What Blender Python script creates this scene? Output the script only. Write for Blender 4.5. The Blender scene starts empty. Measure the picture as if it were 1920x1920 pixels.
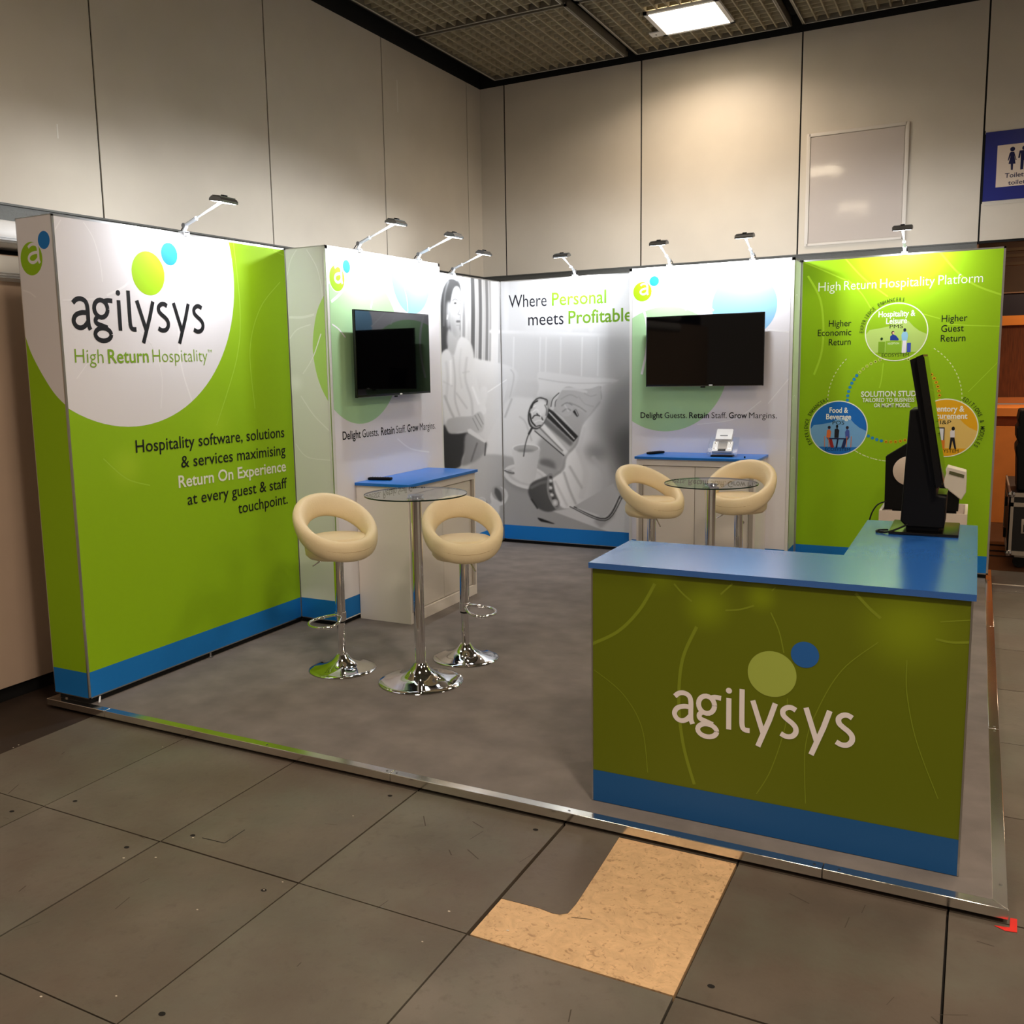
import bpy, bmesh, math, random
import numpy as np
from mathutils import Vector, Matrix
random.seed(7); rng = np.random.default_rng(7)
S = bpy.context.scene
COL = S.collection
PI = math.pi
# ------------------------------------------------------------------ camera
CAM = np.array([4.01651494, -3.23990025, 1.71822004])
RT = np.array([0.87828427, 0.47761681, -0.0223364])
UP = np.array([-0.04684866, 0.13245201, 0.99008165])
FW = np.array([-0.47583814, 0.86852671, -0.13870623])
FPX, CX, CY = 1772.7628, 862.4891, 934.3426
cd = bpy.data.cameras.new('camera'); co = bpy.data.objects.new('camera', cd); COL.objects.link(co)
co.matrix_world = Matrix(((RT[0], UP[0], -FW[0], CAM[0]), (RT[1], UP[1], -FW[1], CAM[1]), (RT[2], UP[2], -FW[2], CAM[2]), (0, 0, 0, 1)))
cd.sensor_fit = 'HORIZONTAL'; cd.sensor_width = 36; cd.lens = FPX / 1920 * 36
cd.shift_x = (960 - CX) / 1920; cd.shift_y = (CY - 960) / 1920
cd.clip_start = 0.05; cd.clip_end = 100
S.camera = co
# ------------------------------------------------------------------ world, exposure
S.view_settings.view_transform = 'Standard'; S.view_settings.look = 'None'
S.view_settings.gamma = 1; S.view_settings.use_curve_mapping = False
S.view_settings.exposure = 0.4
W = bpy.data.worlds.new('world'); S.world = W; W.use_nodes = True
bg = W.node_tree.nodes['Background']; bg.inputs[0].default_value = (0.85, 0.66, 0.50, 1); bg.inputs[1].default_value = 0.18
SPOT_W, SPOT_C = 8.6, (0.93, 0.96, 1.0)
CEIL_W, CEIL_C = 26, (1.0, 0.83, 0.66)
# ------------------------------------------------------------------ helpers
def lin(c):
    c = c / 255.0
    return c / 12.92 if c <= 0.04045 else ((c + 0.055) / 1.055) ** 2.4
def L3(r, g, b): return (lin(r), lin(g), lin(b), 1.0)
_m = {}
def mat(name, rgb, rough=0.6, metal=0.0, spec=0.5, noise=0.0, nscale=20, bump=0.0, bscale=200, emit=0.0, alpha=None, trans=0.0, ior=1.45, stretch=None):
    if name in _m: return _m[name]
    m = bpy.data.materials.new(name); m.use_nodes = True; nt = m.node_tree; p = nt.nodes['Principled BSDF']
    col = L3(*rgb)
    p.inputs['Base Color'].default_value = col; p.inputs['Roughness'].default_value = rough; p.inputs['Metallic'].default_value = metal
    p.inputs['Specular IOR Level'].default_value = spec; p.inputs['IOR'].default_value = ior
    tc = nt.nodes.new('ShaderNodeTexCoord'); mp = nt.nodes.new('ShaderNodeMapping')
    nt.links.new(tc.outputs['Object'], mp.inputs[0])
    if stretch: mp.inputs['Scale'].default_value = stretch
    if noise > 0:
        n = nt.nodes.new('ShaderNodeTexNoise'); n.inputs['Scale'].default_value = nscale; n.inputs['Detail'].default_value = 6
        nt.links.new(mp.outputs[0], n.inputs['Vector'])
        r = nt.nodes.new('ShaderNodeValToRGB'); r.color_ramp.elements[0].position = 0.3; r.color_ramp.elements[1].position = 0.7
        a = tuple(max(0, c * (1 - noise)) for c in col[:3]) + (1,); b = tuple(min(1, c * (1 + noise)) for c in col[:3]) + (1,)
        r.color_ramp.elements[0].color = a; r.color_ramp.elements[1].color = b
        nt.links.new(n.outputs['Fac'], r.inputs[0]); nt.links.new(r.outputs[0], p.inputs['Base Color'])
    if bump > 0:
        n2 = nt.nodes.new('ShaderNodeTexNoise'); n2.inputs['Scale'].default_value = bscale; n2.inputs['Detail'].default_value = 4
        nt.links.new(mp.outputs[0], n2.inputs['Vector'])
        bp = nt.nodes.new('ShaderNodeBump'); bp.inputs['Strength'].default_value = bump; bp.inputs['Distance'].default_value = 0.01
        nt.links.new(n2.outputs['Fac'], bp.inputs['Height']); nt.links.new(bp.outputs[0], p.inputs['Normal'])
    if emit > 0:
        p.inputs['Emission Color'].default_value = col; p.inputs['Emission Strength'].default_value = emit
    if trans > 0: p.inputs['Transmission Weight'].default_value = trans
    _m[name] = m
    return m
def printmat(rough=0.65, name='printed_fabric', spec=0.3):
    if name in _m: return _m[name]
    m = bpy.data.materials.new(name); m.use_nodes = True; nt = m.node_tree; p = nt.nodes['Principled BSDF']
    a = nt.nodes.new('ShaderNodeVertexColor'); a.layer_name = 'Col'
    nt.links.new(a.outputs[0], p.inputs['Base Color']); p.inputs['Roughness'].default_value = rough; p.inputs['Specular IOR Level'].default_value = spec
    tc = nt.nodes.new('ShaderNodeTexCoord'); n2 = nt.nodes.new('ShaderNodeTexNoise'); n2.inputs['Scale'].default_value = 700
    nt.links.new(tc.outputs['Object'], n2.inputs['Vector'])
    bp = nt.nodes.new('ShaderNodeBump'); bp.inputs['Strength'].default_value = 0.08; bp.inputs['Distance'].default_value = 0.002
    nt.links.new(n2.outputs['Fac'], bp.inputs['Height']); nt.links.new(bp.outputs[0], p.inputs['Normal'])
    _m[name] = m
    return m
def link(o, parent=None):
    COL.objects.link(o)
    if parent is not None: o.parent = parent
    return o
def tag(o, label=None, cat=None, group=None, kind=None):
    if label: o['label'] = label
    if cat: o['category'] = cat
    if group: o['group'] = group
    if kind: o['kind'] = kind
    return o
def thing(name, label, cat, loc=(0, 0, 0), rz=0, group=None):
    o = bpy.data.objects.new(name, None); COL.objects.link(o); o.empty_display_size = 0.1
    o.location = loc; o.rotation_euler = (0, 0, rz)
    return tag(o, label, cat, group)
def dup(root, loc, rz, label, group=None):
    r = root.copy(); COL.objects.link(r); r.location = loc; r.rotation_euler = (0, 0, rz); r['label'] = label
    if group: r['group'] = group
    for ch in list(root.children):
        c = ch.copy(); COL.objects.link(c); c.parent = r
        for g in list(ch.children):
            d = g.copy(); COL.objects.link(d); d.parent = c
    return r
class MB:
    """collects boxes, tubes, lathes into ONE mesh"""
    def __init__(s): s.v = []; s.f = []; s.mi = []; s.sm = []; s.mats = []
    def m(s, mt):
        if mt not in s.mats: s.mats.append(mt)
        return s.mats.index(mt)
    def add(s, vs, fs, mt=None, smooth=False):
        k = len(s.v); s.v += [tuple(map(float, q)) for q in vs]; i = s.m(mt) if mt else 0
        for f in fs: s.f.append([k + a for a in f]); s.mi.append(i); s.sm.append(smooth)
    def box(s, a, b, mt=None, bev=0.0, M=None):
        (x0, y0, z0), (x1, y1, z1) = a, b
        if x0 > x1: x0, x1 = x1, x0
        if y0 > y1: y0, y1 = y1, y0
        if z0 > z1: z0, z1 = z1, z0
        if bev > 0:
            bm = bmesh.new(); bmesh.ops.create_cube(bm, size=1)
            bmesh.ops.scale(bm, vec=(x1 - x0, y1 - y0, z1 - z0), verts=bm.verts)
            bmesh.ops.translate(bm, vec=((x0 + x1) / 2, (y0 + y1) / 2, (z0 + z1) / 2), verts=bm.verts)
            bmesh.ops.bevel(bm, geom=bm.edges[:], offset=min(bev, 0.45 * min(x1 - x0, y1 - y0, z1 - z0)), segments=2, affect='EDGES', profile=0.6)
            bm.verts.index_update()
            vs = [v.co.copy() for v in bm.verts]; fs = [[v.index for v in f.verts] for f in bm.faces]; bm.free()
        else:
            vs = [Vector(q) for q in ((x0, y0, z0), (x1, y0, z0), (x1, y1, z0), (x0, y1, z0), (x0, y0, z1), (x1, y0, z1), (x1, y1, z1), (x0, y1, z1))]
            fs = [(0, 3, 2, 1), (4, 5, 6, 7), (0, 1, 5, 4), (1, 2, 6, 5), (2, 3, 7, 6), (3, 0, 4, 7)]
        if M is not None: vs = [M @ Vector(q) for q in vs]
        s.add(vs, fs, mt)
    def lathe(s, prof, c=(0, 0, 0), mt=None, n=48, M=None, sx=1, sy=1, caps=True):
        vs = []; fs = []
        for r, z in prof:
            for i in range(n):
                a = 2 * PI * i / n; q = Vector((c[0] + r * math.cos(a) * sx, c[1] + r * math.sin(a) * sy, c[2] + z)); vs.append(M @ q if M is not None else q)
        for j in range(len(prof) - 1):
            for i in range(n):
                k = (i + 1) % n; fs.append((j * n + i, j * n + k, (j + 1) * n + k, (j + 1) * n + i))
        if caps and prof[0][0] > 1e-6: fs.append(tuple(reversed(range(n))))
        if caps and prof[-1][0] > 1e-6: fs.append(tuple(range((len(prof) - 1) * n, len(prof) * n)))
        s.add(vs, fs, mt, True)
    def tube(s, pts, r, mt=None, n=12, closed=False, caps=True):
        pts = [Vector(p) for p in pts]; N = len(pts); vs = []; fs = []; prev = None
        rr = r if hasattr(r, '__len__') else [r] * N
        for i, p in enumerate(pts):
            if closed: t = pts[(i + 1) % N] - pts[(i - 1) % N]
            else: t = pts[min(i + 1, N - 1)] - pts[max(i - 1, 0)]
            t.normalize()
            if prev is None:
                a = Vector((0, 0, 1)) if abs(t.z) < 0.9 else Vector((1, 0, 0)); u = t.cross(a).normalized()
            else: u = (prev - t * prev.dot(t)).normalized()
            prev = u; w = t.cross(u)
            for k in range(n):
                a = 2 * PI * k / n; vs.append(p + (u * math.cos(a) + w * math.sin(a)) * rr[i])
        for i in range(N if closed else N - 1):
            j = (i + 1) % N
            for k in range(n):
                q = (k + 1) % n; fs.append((i * n + k, i * n + q, j * n + q, j * n + k))
        if caps and not closed: fs.append(tuple(reversed(range(n)))); fs.append(tuple(range((N - 1) * n, N * n)))
        s.add(vs, fs, mt, True)
    def prism(s, poly, axis, a, b, mt=None):
        """poly in the two other axes, extruded along axis from a to b"""
        n = len(poly); vs = []
        for t in (a, b):
            for (p, q) in poly:
                vs.append({'x': (t, p, q), 'y': (p, t, q), 'z': (p, q, t)}[axis])
        fs = [tuple(reversed(range(n))), tuple(range(n, 2 * n))] + [(i, (i + 1) % n, n + (i + 1) % n, n + i) for i in range(n)]
        s.add(vs, fs, mt)
    def build(s, name, mt=None, parent=None, label=None):
        me = bpy.data.meshes.new(name); me.from_pydata(s.v, [], s.f)
        ms = s.mats if s.mats else [mt]
        for q in ms: me.materials.append(q)
        me.polygons.foreach_set('material_index', s.mi); me.polygons.foreach_set('use_smooth', s.sm)
        me.update()
        bm = bmesh.new(); bm.from_mesh(me); bmesh.ops.recalc_face_normals(bm, faces=bm.faces); bm.to_mesh(me); bm.free()
        try: me.set_sharp_from_angle(angle=math.radians(40))
        except Exception: pass
        o = bpy.data.objects.new(name, me); link(o, parent)
        if label: o['label'] = label
        return o
# --- camera ray through a photo pixel, met with a real plane of the place
def ray(u, v): return FW + RT * (u - CX) / FPX - UP * (v - CY) / FPX
class Print:
    """flat print on a real panel face: n = axis of the plane, val = its position, sgn = which way it faces; 2D coords are (horizontal, z)"""
    def __init__(s, ax, val, sgn, rect):
        s.ax = ax; s.val = val; s.sgn = sgn; s.rect = rect; s.v = []; s.f = []; s.c = []; s.k = 1
    def uv(s, p):
        d = ray(*p); t = (s.val - CAM[s.ax]) / d[s.ax]; q = CAM + t * d
        return (q[1 - s.ax], q[2])
    def uvs(s, ps): return [s.uv(p) for p in ps]
    def put(s, pts, faces, cols, lay=None):
        k = len(s.v); o = s.sgn * 0.00005 * (s.k if lay is None else lay)
        for (a, z) in pts: s.v.append((s.val + o, a, z) if s.ax == 0 else (a, s.val + o, z))
        for f, c in zip(faces, cols): s.f.append([k + i for i in f]); s.c.append(c)
    def clip(s, poly):
        u0, z0, u1, z1 = s.rect
        for (i, lim, sg) in ((0, u0, 1), (0, u1, -1), (1, z0, 1), (1, z1, -1)):
            out = []
            for j in range(len(poly)):
                a, b = poly[j - 1], poly[j]; da = sg * (a[i] - lim); db = sg * (b[i] - lim)
                if (da >= 0) != (db >= 0):
                    t = da / (da - db); out.append((a[0] + (b[0] - a[0]) * t, a[1] + (b[1] - a[1]) * t))
                if db >= 0: out.append(b)
            poly = out
            if len(poly) < 3: return []
        return poly
    def poly(s, pts, rgb, up=True):
        p = s.clip(list(pts))
        if len(p) < 3: return
        c = L3(*rgb); s.put(p, [list(range(len(p)))], [[c] * len(p)])
        if up: s.k += 1
    def circle(s, c, r, rgb, ry=None, n=96, up=True):
        ry = ry or r
        s.poly([(c[0] + r * math.cos(2 * PI * i / n), c[1] + ry * math.sin(2 * PI * i / n)) for i in range(n)], rgb, up)
    def strip(s, pts, w, rgb, closed=False, clip=True):
        """ribbon through pts (plane coords), w = width or list of widths"""
        P = [np.array(p, float) for p in pts]; N = len(P); c = L3(*rgb)
        ws = list(w) if hasattr(w, '__len__') else [w] * N
        A = []; B = []
        for i in range(N):
            t = (P[(i + 1) % N] - P[i - 1]) if closed else (P[min(i + 1, N - 1)] - P[max(i - 1, 0)])
            t = t / (np.linalg.norm(t) + 1e-9); nn = np.array([-t[1], t[0]]); A.append(P[i] + nn * ws[i] / 2); B.append(P[i] - nn * ws[i] / 2)
        for i in range(N if closed else N - 1):
            j = (i + 1) % N; q = [tuple(A[i]), tuple(A[j]), tuple(B[j]), tuple(B[i])]
            if clip: q = s.clip(q)
            if len(q) >= 3: s.put(q, [list(range(len(q)))], [[c] * len(q)])
        s.k += 1
    def ring(s, c, r, w, rgb, a0=0, a1=2 * PI, n=96, dash=None):
        pts = [(c[0] + r * math.cos(a0 + (a1 - a0) * i / n), c[1] + r * math.sin(a0 + (a1 - a0) * i / n)) for i in range(n + 1)]
        if dash is None: s.strip(pts, w, rgb)
        else:
            col = L3(*rgb)
            for i in range(0, n, 2):
                (a, b), (d, e) = pts[i], pts[i + 1]
                t = np.array([d - a, e - b]); t /= np.linalg.norm(t) + 1e-9; nn = np.array([-t[1], t[0]]) * w / 2
                s.put([(a + nn[0], b + nn[1]), (d + nn[0], e + nn[1]), (d - nn[0], e - nn[1]), (a - nn[0], b - nn[1])], [[0, 1, 2, 3]], [[col] * 4])
            s.k += 1
    def curve(s, px, w, rgb, sub=8):
        """smooth line through photo pixels lying on this plane"""
        P = [np.array(q) for q in s.uvs(px)]; s.strip(smooth(P, sub), w, rgb)
    def glow(s, c, r, rgb_in, rgb_out, n=40, rings=10):
        a = np.array(L3(*rgb_in)); b = np.array(L3(*rgb_out)); pts = []; fs = []; cs = []
        def colr(j): t = j / rings; t = t * t * (3 - 2 * t); return tuple(a * (1 - t) + b * t)
        for j in range(rings + 1):
            for i in range(n):
                q = (c[0] + r * j / rings * math.cos(2 * PI * i / n), c[1] + r * j / rings * math.sin(2 * PI * i / n))
                pts.append((min(max(q[0], s.rect[0]), s.rect[2]), min(max(q[1], s.rect[1]), s.rect[3])))
        for j in range(rings):
            for i in range(n):
                k = (i + 1) % n; f = [j * n + i, j * n + k, (j + 1) * n + k, (j + 1) * n + i]
                fs.append(f); cs.append([colr(j), colr(j), colr(j + 1), colr(j + 1)])
        s.put(pts, fs, cs); s.k += 1
    def text(s, txt, pa, pb, cap, rgb, weight=0.0, px=True, clip=False):
        """txt from baseline point pa to baseline point pb; cap = cap height in metres"""
        a, b = (s.uv(pa), s.uv(pb)) if px else (pa, pb)
        V, F = glyphs(txt, weight)
        x0 = min(v[0] for v in V); x1 = max(v[0] for v in V)
        T = np.array(b) - np.array(a); Lh = np.linalg.norm(T); T /= Lh; Nn = np.array([-T[1], T[0]])
        flip = 1
        if T[0] < 0: Nn = -Nn
        pts = [tuple(np.array(a) + T * ((v[0] - x0) / (x1 - x0) * Lh) + Nn * (v[1] / CAPH * cap)) for v in V]
        if clip:
            u1 = s.rect[2]; F = [f for f in F if all(pts[i][0] <= u1 for i in f)]
        c = L3(*rgb); s.put(pts, F, [[c] * len(f) for f in F]); s.k += 1
    def arctext(s, txt, c, r, a0, a1, cap, rgb, weight=0.0, wid=0.72):
        col = L3(*rgb); n = len(txt)
        for i, ch in enumerate(txt):
            if ch == ' ': continue
            a = a0 + (a1 - a0) * i / (n - 1); V, F = glyphs(ch, weight); x0 = min(v[0] for v in V); x1 = max(v[0] for v in V)
            o = np.array([c[0] + r * math.cos(a), c[1] + r * math.sin(a)]); N_ = np.array([math.cos(a), math.sin(a)]); T = np.array([math.sin(a), -math.cos(a)])
            pts = [tuple(o + T * (v[0] - (x0 + x1) / 2) / CAPH * cap * wid + N_ * v[1] / CAPH * cap) for v in V]
            s.put(pts, F, [[col] * len(f) for f in F])
        s.k += 1
    def build(s, name, parent, mt=None):
        me = bpy.data.meshes.new(name); me.from_pydata(s.v, [], s.f)
        ca = me.color_attributes.new('Col', 'FLOAT_COLOR', 'CORNER')
        flat = [x for f in s.c for c in f for x in c]
        ca.data.foreach_set('color', flat); me.materials.append(mt or printmat()); me.update()
        return link(bpy.data.objects.new(name, me), parent)
def smooth(P, sub=8, closed=False):
    out = []; n = len(P)
    P = [np.array(p, float) for p in P]
    for i in range(n if closed else n - 1):
        if closed: p0, p1, p2, p3 = P[i - 1], P[i], P[(i + 1) % n], P[(i + 2) % n]
        else: p0, p1, p2, p3 = P[max(i - 1, 0)], P[i], P[i + 1], P[min(i + 2, n - 1)]
        for k in range(sub):
            t = k / sub; out.append(0.5 * ((2 * p1) + (-p0 + p2) * t + (2 * p0 - 5 * p1 + 4 * p2 - p3) * t * t + (-p0 + 3 * p1 - 3 * p2 + p3) * t ** 3))
    if not closed: out.append(P[-1])
    return out
def fitc(pts):
    A = np.array([[2 * x, 2 * y, 1] for x, y in pts]); b = np.array([x * x + y * y for x, y in pts])
    cx, cy, q = np.linalg.lstsq(A, b, rcond=None)[0]
    return (cx, cy), math.sqrt(q + cx * cx + cy * cy)
_g = {}
def glyphs(txt, weight):
    key = (txt, weight)
    if key in _g: return _g[key]
    cu = bpy.data.curves.new('t', 'FONT'); cu.body = txt; cu.size = 1; cu.offset = weight; cu.resolution_u = 3; cu.fill_mode = 'FRONT'
    o = bpy.data.objects.new('t', cu); COL.objects.link(o); bpy.context.view_layer.update()
    me = bpy.data.meshes.new_from_object(o.evaluated_get(bpy.context.evaluated_depsgraph_get()))
    V = [tuple(v.co[:2]) for v in me.vertices]; F = [list(p.vertices) for p in me.polygons]
    bpy.data.objects.remove(o); bpy.data.curves.remove(cu); bpy.data.meshes.remove(me)
    _g[key] = (V, F); return _g[key]
CAPH = max(v[1] for v in glyphs('H', 0)[0])
# hand-drawn humanist word mark letters (x height 1), each = list of (points, closed)
def _ell(cx, cy, rx, ry, a0=0, a1=360, n=20):
    return [(cx + rx * math.cos(math.radians(a0 + (a1 - a0) * i / n)), cy + ry * math.sin(math.radians(a0 + (a1 - a0) * i / n))) for i in range(n + 1)]
LET = {
 'a': (0.62, [[(0.07, 0.80), (0.18, 0.91), (0.32, 0.94), (0.45, 0.87), (0.50, 0.70), (0.50, 0.40), (0.505, 0.14), (0.55, 0.0)], [(0.50, 0.52), (0.32, 0.52), (0.14, 0.44), (0.06, 0.27), (0.12, 0.11), (0.25, 0.055), (0.38, 0.11), (0.50, 0.26)]]),
 'g': (0.68, [_ell(0.29, 0.67, 0.21, 0.27), [(0.40, 0.90), (0.52, 0.94), (0.67, 0.93)], [(0.17, 0.42), (0.10, 0.32), (0.13, 0.21), (0.30, 0.14), (0.46, 0.08)], _ell(0.31, -0.13, 0.25, 0.20)]),
 'i': (0.2, [[(0.10, 0.0), (0.10, 0.97)]]),
 'l': (0.34, [[(0.10, 1.30), (0.10, 0.5), (0.11, 0.18), (0.17, 0.07), (0.30, 0.06)]]),
 'y': (0.60, [[(0.02, 1.0), (0.29, 0.02)], [(0.58, 1.0), (0.44, 0.48), (0.29, 0.02), (0.16, -0.38)]]),
 's': (0.46, [[(0.38, 0.88), (0.27, 0.94), (0.16, 0.92), (0.07, 0.82), (0.08, 0.68), (0.18, 0.57), (0.30, 0.47), (0.38, 0.35), (0.38, 0.20), (0.29, 0.08), (0.15, 0.055), (0.02, 0.12)]]),
}
def wordmark(pr, pa, pb, xh, rgb, wt=0.125):
    """draws the word from baseline pa to pb (photo pixels), x height xh metres"""
    a, b = np.array(pr.uv(pa)), np.array(pr.uv(pb)); T = b - a; Lh = np.linalg.norm(T); T /= Lh; N_ = np.array([-T[1], T[0]])
    tot = 4.63; sx = Lh / tot
    for ch, x in zip('agilysys', (0.0, 0.625, 1.395, 1.73, 2.08, 2.78, 3.38, 4.10)):
        w, strokes = LET[ch]
        for st in strokes:
            P = smooth(st, 6) if len(st) > 2 and len(st) < 15 and ch != 'y' else [np.array(q, float) for q in st]
            pr.strip([tuple(a + T * (x + q[0]) * sx + N_ * q[1] * xh) for q in P], wt * xh, rgb, clip=False)
        if ch == 'i':
            c = a + T * (x + 0.10) * sx + N_ * 1.20 * xh; pr.circle(tuple(c), 0.09 * xh, rgb, n=20, up=False)
    pr.k += 1
def a_badge(pr, cg, rg, cb, rb, ap0, ap1, white=(250, 250, 250)):
    """round green badge with a white letter a and a blue dot"""
    pr.circle(cg, rg * 1.07, white); pr.circle(cg, rg, GREEN)
    pr.circle(cb, rb * 1.12, white); pr.circle(cb, rb, BLUE)
    w, st = LET['a']
    for q in st:
        P = smooth(q, 6); pr.strip([(ap0[0] + (ap1[0] - ap0[0]) * p[0] / 0.6, ap0[1] + (ap1[1] - ap0[1]) * p[1]) for p in P], 0.15 * (ap1[1] - ap0[1]), white)
GREEN = (150, 196, 8); BLUE = (20, 122, 205); WHITE = (236, 234, 240); INK = (12, 13, 20); OFFW = (224, 227, 220)
# ------------------------------------------------------------------ materials
M_wall = mat('painted_wall_panel', (206, 197, 182), 0.42, spec=0.4, noise=0.03, nscale=3)
M_black = mat('black_recess', (4, 4, 5), 0.8)
M_alu = mat('aluminium_profile', (205, 205, 205), 0.28, metal=1.0)
M_chrome = mat('chrome', (225, 225, 228), 0.05, metal=1.0)
M_darkmetal = mat('dark_grey_trim', (88, 88, 84), 0.5, metal=0.4, bump=0.3, bscale=60)
M_carpet = mat('grey_carpet', (130, 123, 119), 0.95, spec=0.1, noise=0.16, nscale=5, bump=0.5, bscale=900)
M_blacktop = mat('black_gloss', (5, 5, 6), 0.25)
M_blackmat = mat('black_plastic', (5, 5, 6), 0.5, spec=0.25)
M_white = mat('white_laminate', (232, 225, 218), 0.4)
M_whitep = mat('white_plastic', (232, 232, 232), 0.35)
M_blue = mat('blue_laminate', (20, 112, 205), 0.30, spec=0.5, noise=0.05, nscale=300)
M_bluec = mat('blue_counter_laminate', (34, 98, 180), 0.22, spec=0.5, ior=2.3, noise=0.05, nscale=300)
M_leather = mat('cream_leatherette', (234, 215, 176), 0.42, spec=0.4, bump=0.12, bscale=120)
M_screen = mat('screen_glass', (2, 2, 3), 0.03, spec=0.5)
M_lens = mat('lamp_lens', (255, 255, 255), 0.4, emit=14)
# ================================================================== SETTING
FZ = -0.05
def struct(mb, name, mt=None, label=None):
    o = mb.build(name, mt); o['kind'] = 'structure'
    if label: o['label'] = label
    return o
# floor boards 0.66 x 0.83
def floormat(name, rgb, n=0.2):
    m = mat(name, rgb, 0.5, spec=0.45, noise=n, nscale=3.2, bump=0.12, bscale=40); nt = m.node_tree; p = nt.nodes['Principled BSDF']
    src = p.inputs['Base Color'].links[0].from_socket
    mp = [q for q in nt.nodes if q.type == 'MAPPING'][0]
    for (sc_, c2, lo_, hi_, f_) in ((1.1, (92, 79, 69), 0.42, 0.66, 0.75), (26, (74, 66, 56), 0.55, 0.75, 0.45), (1.7, (98, 100, 88), 0.5, 0.7, 0.5)):
        n1 = nt.nodes.new('ShaderNodeTexNoise'); n1.inputs['Scale'].default_value = sc_; n1.inputs['Detail'].default_value = 8; n1.inputs['Roughness'].default_value = 0.65
        nt.links.new(mp.outputs[0], n1.inputs['Vector']); mr = nt.nodes.new('ShaderNodeMapRange'); mr.inputs[1].default_value = lo_; mr.inputs[2].default_value = hi_; mr.inputs[4].default_value = f_
        nt.links.new(n1.outputs['Fac'], mr.inputs[0]); mx = nt.nodes.new('ShaderNodeMix'); mx.data_type = 'RGBA'; mx.inputs[7].default_value = L3(*c2)
        nt.links.new(mr.outputs[0], mx.inputs[0]); nt.links.new(src, mx.inputs[6]); src = mx.outputs[2]
    nt.links.new(src, p.inputs['Base Color'])
    return m
M_fl = [floormat('floor_board_%s' % w, c) for w, c in (('grey', (106, 99, 90)), ('brown', (99, 91, 81)), ('olive', (102, 97, 86)), ('dark', (86, 77, 68)))]
M_dirt = mat('floor_hole', (18, 15, 13), 0.9)
M_osb = mat('bare_chipboard', (206, 170, 128), 0.6, noise=0.2, nscale=14, bump=0.1, bscale=60)
nt = M_osb.node_tree; p_ = nt.nodes['Principled BSDF']; src_ = p_.inputs['Base Color'].links[0].from_socket
vo = nt.nodes.new('ShaderNodeTexNoise'); vo.inputs['Scale'].default_value = 38; vo.inputs['Detail'].default_value = 3; vo.inputs['Distortion'].default_value = 1.6
tc_ = nt.nodes.new('ShaderNodeTexCoord'); nt.links.new(tc_.outputs['Object'], vo.inputs['Vector'])
mr_ = nt.nodes.new('ShaderNodeMapRange'); mr_.inputs[1].default_value = 0.58; mr_.inputs[2].default_value = 0.68; mr_.inputs[4].default_value = 0.6; nt.links.new(vo.outputs['Fac'], mr_.inputs[0])
mx_ = nt.nodes.new('ShaderNodeMix'); mx_.data_type = 'RGBA'; mx_.inputs[7].default_value = L3(140, 106, 74); nt.links.new(mr_.outputs[0], mx_.inputs[0]); nt.links.new(src_, mx_.inputs[6]); nt.links.new(mx_.outputs[2], p_.inputs['Base Color'])
for n_ in nt.nodes:
    if n_.type == 'TEX_NOISE' and n_.inputs['Scale'].default_value == 14: n_.inputs['Distortion'].default_value = 1.0; n_.inputs['Detail'].default_value = 12; n_.inputs['Roughness'].default_value = 0.75
fl = MB()
xs = [0.035 + 0.6625 * i for i in range(-14, 16)]
ys = [-0.83 + 0.8 * j for j in range(-9, 14)]
for i in range(len(xs) - 1):
    for j in range(len(ys) - 1):
        x0, x1, y0, y1 = xs[i], xs[i + 1], ys[j], ys[j + 1]
        if abs(x0 - 2.685) < 0.02 and abs(y0 + 0.83) < 0.02: continue
        if y0 > 5.0 or (x0 < -0.1 and y0 > -0.9) or x0 < -2: continue
        if x0 > 4.0: mm = M_fl[(i + j) % 2]
        else: mm = M_fl[(i * 7 + j * 3) % 3]
        if x0 > 3.2 and y0 < 0 : mm = M_fl[3]
        g = 0.002 + 0.0012 * ((i * 5 + j) % 3)
        fl.box((x0 + g, y0 + g, FZ - 0.02), (x1 - g, y1 - g, FZ), mm)
        for (hx, hy) in ((x0 + 0.08, y0 + 0.09), (x1 - 0.08, y1 - 0.09)):
            if (i * 3 + j * 5 + int(hx * 10)) % 3 != 0:
                q = [(hx + 0.011 * math.cos(t), hy + 0.009 * math.sin(t), FZ + 0.0006) for t in np.linspace(0, 2 * PI, 12)[:-1]]
                fl.add(q, [list(range(11))], M_dirt)
fl.box((-6, -9, FZ - 0.06), (10, 12, FZ - 0.021), mat('subfloor', (22, 18, 15), 0.9))
# dark strip of older floor along the left wall and behind
fl.box((-0.9, -0.83, FZ - 0.02), (0.035 - 0.002, 6.0, FZ - 0.0015), mat('old_brown_floor', (46, 34, 26), 0.6, noise=0.2, nscale=6))
fl.box((4.0, 5.05, FZ - 0.02), (8.5, 5.42, FZ - 0.001), mat('tan_floor_strip', (130, 100, 70), 0.6, noise=0.2, nscale=9))
fl.box((4.15, 5.01, FZ - 0.02), (8.5, 5.045, FZ + 0.001), mat('pale_edge_strip', (205, 190, 170), 0.5))
fl.box((3.0, 5.422, FZ - 0.02), (8.5, 12, FZ - 0.002), mat('dark_wood_floor', (62, 36, 18), 0.45, noise=0.35, nscale=8, stretch=(1, 8, 1)))
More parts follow.
